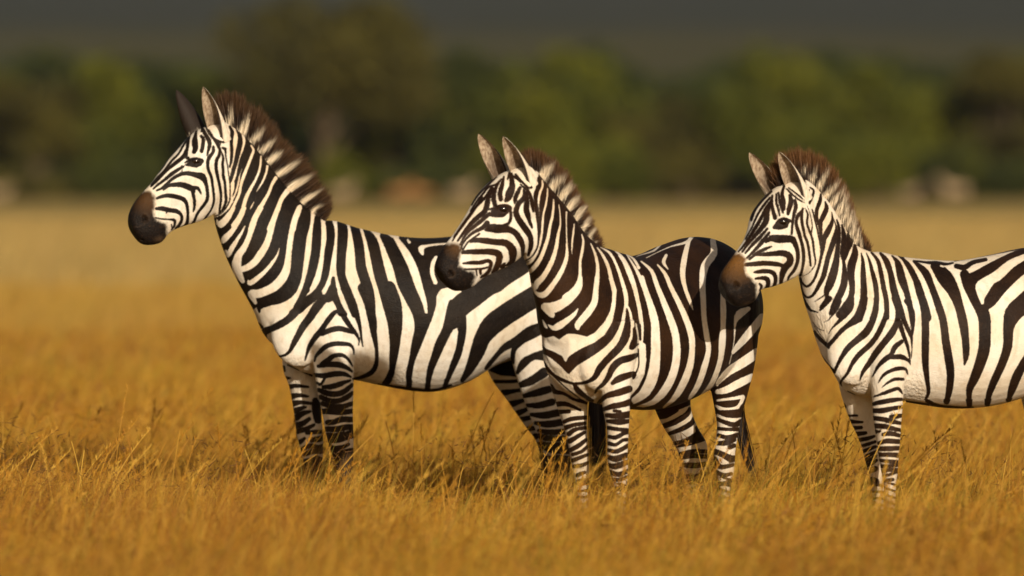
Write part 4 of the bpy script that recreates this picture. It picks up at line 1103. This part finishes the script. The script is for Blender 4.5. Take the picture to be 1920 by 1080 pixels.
bits('tangled_straw', 27.0, 36.0, 190000, 0.03, 0.30, 0.02, 0.09, 0.0009, 223)
bits('tangled_straw', 36.0, 60.0, 100000, 0.05, 0.30, 0.04, 0.12, 0.0026, 227)
rs = random.Random(8); sp = []
for k in range(900):
    y = rs.uniform(24.5, 36); sp.append((rs.uniform(-1, 1)*y*960/FPX*1.2, y, rs.uniform(0.28, 0.50), rs.uniform(-0.08, 0.30), rs.choice([0, 0, 1, 1, 1.4])))
for px, Y, h, lx, hd in [(850,29.6,.62,.16,0),(885,30.6,.52,.10,1),(775,31.0,.60,.0,.6),(1480,28.6,.50,.17,1.2),(1600,28.4,.62,.20,.6),(1652,27.9,.62,.14,.5),(1290,28.0,.5,.12,1),(210,29.2,.66,.06,.5),(290,31.0,.6,.25,.6),(330,29.0,.46,.08,.5),(1400,28.0,.46,.2,.5),(1555,30.0,.55,.05,.8)]:
    p = at(px, 900, Y); sp.append((p.x, Y, h, lx, hd))
stalks('seeding_grass_stalks', sp, 9)
# scattered dark dead weed heads in the grass band around the animals
def weeds():
    rng = np.random.default_rng(77); V = []; F = []
    for k in range(190):
        y = rng.uniform(27.5, 34); x = rng.uniform(-1, 1)*y*960/FPX*1.1; h = rng.uniform(0.28, 0.46)
        for j in range(16):
            o = Vector((x+rng.normal(0, 0.03), y+rng.normal(0, 0.03), h*rng.uniform(0.5, 1.05))); d = Vector((rng.normal(), rng.normal(), rng.normal()*0.7+0.5)).normalized()*rng.uniform(0.02, 0.06)
            s = d.cross(Vector((0.2, 1, 0.1))).normalized()*0.0018; b = len(V); V += [tuple(o-s), tuple(o+s), tuple(o+d)]; F.append((b, b+1, b+2))
    o = mesh_obj('dead_weeds', V, F, simple('dead_weed', (0.10, 0.050, 0.018), 0.8, 0.1), smooth=False); tag(o, kind='stuff')
weeds()

# ================================================================ WOOD BEHIND THE PLAIN
def leaf_mat(name, a, b, c3):
    n = N(name); r = n.attr('lr'); f = n.noise(0.35, 3); c = n.cramp(r, [(0.0, a), (0.55, b), (1.0, c3)]); c = n.mix(n.ramp(f, 0.35, 0.65), c, n.mix(0.5, c, a))
    n.put(n.b.inputs['Base Color'], c); n.b.inputs['Roughness'].default_value = 0.65; n.b.inputs['Specular IOR Level'].default_value = 0.2
    tr = n.new('BsdfTranslucent'); n.put(tr.inputs['Color'], c); mx = n.new('MixShader'); mx.inputs[0].default_value = 0.18
    n.t.links.new(n.b.outputs[0], mx.inputs[1]); n.t.links.new(tr.outputs[0], mx.inputs[2]); n.t.links.new(mx.outputs[0], n.out.inputs[0]); return n.m
LM = dict(green=leaf_mat('foliage_green', (0.036, 0.048, 0.008), (0.130, 0.140, 0.009), (0.230, 0.222, 0.016)),
          olive=leaf_mat('foliage_olive', (0.040, 0.036, 0.010), (0.095, 0.084, 0.014), (0.155, 0.132, 0.022)),
          dark=leaf_mat('foliage_dark', (0.018, 0.026, 0.010), (0.066, 0.078, 0.012), (0.130, 0.138, 0.018)))
M_BARK = simple('bark', (0.15, 0.11, 0.07), 0.9, 0.1)
def tree(px, Y, H, Wd, kind, label, cat, trunk=1.2, n=2600, seed=0, open_=0.0):
    rng = np.random.default_rng(seed+1000); b = at(px, 600, Y); bx = b.x
    root = bpy.data.objects.new('tree' if cat == 'tree' else 'bush', None); COL.objects.link(root); root.location = (bx, Y, 0); tag(root, label, cat, 'wood edge behind the plain')
    lobes = []
    nl = 16 if H > 5 else 9
    for k in range(nl):
        a = rng.random()*2*math.pi; rr = rng.random()**0.5*Wd*0.36; z = trunk + (H-trunk)*rng.uniform(0.12, 0.86); f = 1-0.45*abs((z-trunk)/(H-trunk)-0.45)*2
        s = Wd*rng.uniform(0.14, 0.24)*f+0.25; lobes.append((math.cos(a)*rr*f, math.sin(a)*rr*f, z, s, s*rng.uniform(0.6, 0.85), rng.uniform(-0.25, 0.25)))
    li = rng.integers(0, nl, n); L = np.array(lobes)[li]; d = rng.normal(size=(n, 3)); d /= np.linalg.norm(d, axis=1, keepdims=True); rad = rng.uniform(0.55, 1.08, n)[:, None]
    c = np.stack([L[:, 0], L[:, 1], L[:, 2]], 1) + d*np.stack([L[:, 3], L[:, 3], L[:, 4]], 1)*rad; c[:, 2] = np.maximum(c[:, 2], 0.15)
    u = rng.normal(size=(n, 3)); u /= np.linalg.norm(u, axis=1, keepdims=True); v = np.cross(u, rng.normal(size=(n, 3))); v /= np.linalg.norm(v, axis=1, keepdims=True); s = rng.uniform(0.10, 0.26, n)[:, None]*(0.7+H*0.05)
    V = np.stack([c-u*s, c+v*s*0.6, c+u*s, c-v*s*0.6], 1).reshape(-1, 3); q = (np.arange(n)*4)[:, None]+np.array([[0, 1, 2, 3]])
    lr = np.clip(rng.random(n)*0.6+0.2+L[:, 5], 0, 1)
    V[:, 0] += bx; V[:, 1] += Y
    cr = np_mesh('crown', V, None, q, LM[kind], dict(lr=np.repeat(lr, 4)), smooth=False)
    st = dict(v=[], f=[], p=[]); tr = 0.024*H+0.03
    loft([(Vector((bx-tr*k, Y, z)), Vector((bx+tr*k, Y, z)), Vector((0, -1, 0)), tr*k, 0) for z, k in ((-0.1, 1.3), (trunk*0.4, 0.95), (trunk, 0.8), (H*0.45, 0.5), (H*0.7, 0.2))], 0, st, 10, 2)
    for k in range(5):
        l = lobes[k]; z0 = trunk*rng.uniform(0.7, 1.1); A = Vector((bx, Y, z0)); B = Vector((bx+l[0], Y+l[1], l[2]))
        loft([(A+(B-A)*t+Vector((tr*k2, 0, 0)), A+(B-A)*t-Vector((tr*k2, 0, 0)), Vector((0, -1, 0)), tr*k2, 0) for t, k2 in ((0, 0.5), (0.5, 0.3), (1, 0.08))], 0, st, 8, 2)
    tk = mesh_obj('trunk', st['v'], st['f'], M_BARK)
    bpy.context.view_layer.update()
    for o in (cr, tk): o.parent = root; o.matrix_parent_inverse = root.matrix_world.inverted()
PXM = lambda Y: FPX/Y
TREES = [  # px, distance, top row, width px, kind, label
 (-60,452,150,230,'olive','brownish round tree at the far left edge of the wood',1.4),(70,446,105,190,'olive','brown topped tree near the left end of the wood',1.6),(215,448,105,210,'green','yellow green tree left of the tallest zebra',1.5),
 (345,455,118,210,'dark','low dark tree directly behind the ears of the left zebra',1.2),(455,452,58,170,'green','green tree just left of the tall tree with the pale trunk',1.8),(605,440,-45,360,'olive','tallest tree of the wood with a pale bare trunk',3.4),
 (735,455,95,190,'green','green tree just right of the tall pale trunked tree',1.6),(860,450,85,200,'dark','dark green tree above the gap between the left and middle zebra',1.4),(985,447,62,230,'green','broad peaked green tree behind the ears of the middle zebra',1.3),
 (1115,452,115,200,'green','rounded green tree sloping down right of the broad peaked tree',1.2),(1225,450,185,190,'olive','low olive tree in the dip of the wood',1.0),(1335,456,155,170,'dark','small dark tree on the right of the dip in the wood',1.0),
 (1450,448,78,230,'green','tall green tree behind the ears of the right zebra',1.3),(1565,454,140,170,'dark','dark tree between two taller green trees on the right',1.2),(1665,450,112,190,'green','green tree above the mane of the right zebra',1.2),
 (1780,452,150,180,'green','green tree second from the right end of the wood',1.2),(1890,446,82,200,'olive','brown tree at the right end of the wood',1.5),(2010,450,70,240,'dark','dark tree beyond the right edge of the wood',1.5)]
for i, (px, Y, ty, wp, kd_, lb, tk) in enumerate(TREES):
    H = CAMH + (HORIZ-ty)/PXM(Y); tree(px, Y, H, wp/PXM(Y)*1.32, kd_, lb, 'tree', tk, 4600 if wp < 300 else 9000, i)
BUSH = [(655,436,290,120,'green','bright green bush at the foot of the tall pale trunked tree'),(1040,436,270,170,'green','olive green bush in front of the broad peaked tree'),(1165,438,255,180,'green','wide yellow green bush left of the dip in the wood'),
 (1290,437,285,130,'olive','low olive bush below the dip in the wood'),(1500,438,235,190,'green','leafy bush in front of the tall green tree on the right'),(1640,437,245,180,'green','green bush behind the back of the right zebra'),(1770,438,265,160,'dark','dark bush above the pale far antelope on the right'),
 (40,438,300,150,'olive','low brown bush at the left end of the wood'),(1900,438,290,150,'dark','dark low bush at the right end of the wood'),(230,440,280,180,'dark','dark bush in the shade left of the tallest zebra'),(460,440,290,200,'dark','dark bush behind the muzzle of the left zebra'),(840,439,300,160,'dark','dark bush left of the middle zebra'),(735,438,320,100,'dark','small dark bush right of the bright green bush')]
for i, (px, Y, ty, wp, kd_, lb) in enumerate(BUSH):
    H = CAMH + (HORIZ-ty)/PXM(Y); tree(px, Y, H, wp/PXM(Y)*1.35, kd_, lb, 'bush', 0.3, 2600, 50+i)
# deep thicket that closes the wood behind the first trees
def thicket():
    rng = np.random.default_rng(99); n = 70000; x = rng.uniform(-46, 46, n); y = rng.uniform(462, 500, n); top = 6.0+3.2*vnoise(x+100, y*0.3, 5, 5.0)+vnoise(x+100, y, 6, 1.6)*1.0
    z = top*rng.random(n)**0.7; c = np.stack([x, y, z], 1); u = rng.normal(size=(n, 3)); u /= np.linalg.norm(u, axis=1, keepdims=True); v = np.cross(u, rng.normal(size=(n, 3))); v /= np.linalg.norm(v, axis=1, keepdims=True); s = rng.uniform(0.25, 0.5, n)[:, None]
    V = np.stack([c-u*s, c+v*s*0.6, c+u*s, c-v*s*0.6], 1).reshape(-1, 3); q = (np.arange(n)*4)[:, None]+np.array([[0, 1, 2, 3]])
    o = np_mesh('thicket', V, None, q, LM['dark'], dict(lr=np.repeat(rng.random(n)*0.7, 4)), smooth=False); tag(o, 'dark thicket closing the wood behind the first row of trees', 'thicket', kind='stuff')
thicket()

# ================================================================ FAR ANTELOPES
def antelope(px, py, Y, flip, mat, horn, label, grp, S_=1.0):
    foot = at(px, py, Y); x0 = foot.x; f = -1 if flip else 1; st = dict(v=[], f=[], p=[])
    P = lambda a, z: Vector((x0+f*a*S_, Y, z*S_)); LY = Vector((0, -1, 0))
    loft([(P(a, t), P(a, b), LY, w*S_, 0) for a, t, b, w in [(-.82,1.12,.92,.08),(-.75,1.25,.78,.18),(-.5,1.30,.70,.24),(-.1,1.27,.62,.27),(.3,1.36,.60,.26),(.55,1.40,.66,.20),(.72,1.35,.85,.13)]], 0, st, 18, 3)
    loft([(P(a, z), P(c, d), LY, w*S_, 0) for a, z, c, d, w in [(.40,1.38,.70,.85,.15),(.66,1.52,.84,1.12,.11),(.84,1.72,.98,1.40,.085),(.93,1.82,1.05,1.58,.075)]], 0, st, 16, 3)
    loft([(P(a, z), P(c, d), LY, w*S_, 0) for a, z, c, d, w in [(.88,1.84,.92,1.64,.06),(.98,1.85,1.04,1.58,.085),(1.12,1.74,1.12,1.52,.065),(1.30,1.60,1.28,1.48,.05),(1.36,1.55,1.34,1.49,.03)]], 0, st, 14, 3)
    for lx, sy, sec in [(.52,1,0),(.46,-1,0),(-.66,1,1),(-.58,-1,1)]:
        rows = []
        for z, w in ((.95,.12),(.78,.10),(.62,.065),(.46,.05),(.30,.036),(.10,.034),(.0,.045)):
            o = (-0.07 if sec and .3 <= z <= .5 else 0); c = P(lx+o, z)+Vector((0, -0.13*sy*S_, 0)); rows.append((c+Vector((w*S_, 0, 0)), c-Vector((w*S_, 0, 0)), LY, w*S_*0.9, 0))
        loft(rows, 0, st, 10, 2)
    tmp = mesh_obj('tmp', st['v'], st['f']); md = tmp.modifiers.new('r', 'REMESH'); md.mode = 'VOXEL'; md.voxel_size = 0.028; ms = tmp.modifiers.new('s', 'SMOOTH'); ms.iterations = 4
    me = bpy.data.meshes.new_from_object(tmp.evaluated_get(bpy.context.evaluated_depsgraph_get())); bpy.data.objects.remove(tmp); me.materials.clear(); me.materials.append(mat); me.shade_smooth()
    root = bpy.data.objects.new('antelope', None); COL.objects.link(root); root.location = (x0, Y, 0); tag(root, label, 'antelope', grp)
    body = bpy.data.objects.new('body', me); COL.objects.link(body); parts = [body]
    for s in (-1, 1):
        h = dict(v=[], f=[], p=[]); pts = [(.95,1.82),(.90,2.0),(.80,2.16),(.74,2.34)] if horn else [(.95,1.80),(.90,1.87),(.86,1.93)]
        loft([(P(a+.022*(1-i/4), z)+Vector((0, s*(.05+.02*i), 0)), P(a-.022*(1-i/4), z)+Vector((0, s*(.05+.02*i), 0)), LY, .022*(1-i/4), 0) for i, (a, z) in enumerate(pts)], 0, h, 8, 2)
        parts.append(mesh_obj('horn' if horn else 'ear', h['v'], h['f'], M_HOOF if horn else mat))
    h = dict(v=[], f=[], p=[]); loft([(P(-.80+d, z), P(-.84+d, z), LY, .018, 0) for d, z in ((0,1.16),(-.05,.95),(-.06,.7),(-.05,.5))], 0, h, 8, 2); parts.append(mesh_obj('tail', h['v'], h['f'], mat))
    bpy.context.view_layer.update()
    for o in parts: o.parent = root; o.matrix_parent_inverse = root.matrix_world.inverted()
A_PALE = simple('antelope_pale_coat', (0.32, 0.235, 0.145), 0.8, 0.1); A_TAN = simple('antelope_tan_coat', (0.46, 0.28, 0.14), 0.8, 0.1); A_RED = simple('antelope_red_coat', (0.29, 0.145, 0.055), 0.8, 0.1); A_GREY = simple('antelope_greyish_coat', (0.24, 0.17, 0.12), 0.8, 0.1)
GA = 'antelopes grazing in front of the wood'
antelope(640, 387, 385, False, A_PALE, 1, 'pale blurred antelope directly right of the mane of the left zebra', GA, .68)
antelope(748, 387, 385, False, A_RED, 1, 'reddish brown antelope left of its twin in the gap between the left and middle zebras', GA, .68)
antelope(792, 387, 385, True, A_RED, 0, 'second reddish brown antelope, next to the pale one left of the middle zebra', GA, .64)
antelope(866, 387, 385, False, A_PALE, 1, 'pale antelope just left of the forehead of the middle zebra', GA, .70)
antelope(1790, 389, 385, True, A_PALE, 1, 'large pale antelope above the back of the right zebra', GA, .80)
antelope(1706, 386, 400, False, A_GREY, 0, 'small greyish pink antelope left of the large pale one above the right zebra', GA, .6)
antelope(-2, 387, 385, False, A_PALE, 0, 'pale antelope cut off by the left edge of the photograph', GA, .6)

# ================================================================ AIR
def haze():
    m = bpy.data.materials.new('haze_air'); m.use_nodes = True; t = m.node_tree; t.nodes.clear(); o = t.nodes.new('ShaderNodeOutputMaterial'); v = t.nodes.new('ShaderNodeVolumePrincipled')
    v.inputs['Color'].default_value = (0.62, 0.74, 1.0, 1); v.inputs['Density'].default_value = 0.000045; v.inputs['Anisotropy'].default_value = 0.1; t.links.new(v.outputs[0], o.inputs['Volume'])
    x, y0, y1, z0, z1 = 6100, -320, 7100, -12, 330
    vs = [(a, b, c) for a in (-x, x) for b in (y0, y1) for c in (z0, z1)]
    o = mesh_obj('haze', vs, [(0,1,3,2),(4,6,7,5),(0,4,5,1),(2,3,7,6),(0,2,6,4),(1,5,7,3)], m, smooth=False); tag(o, kind='stuff')
haze()
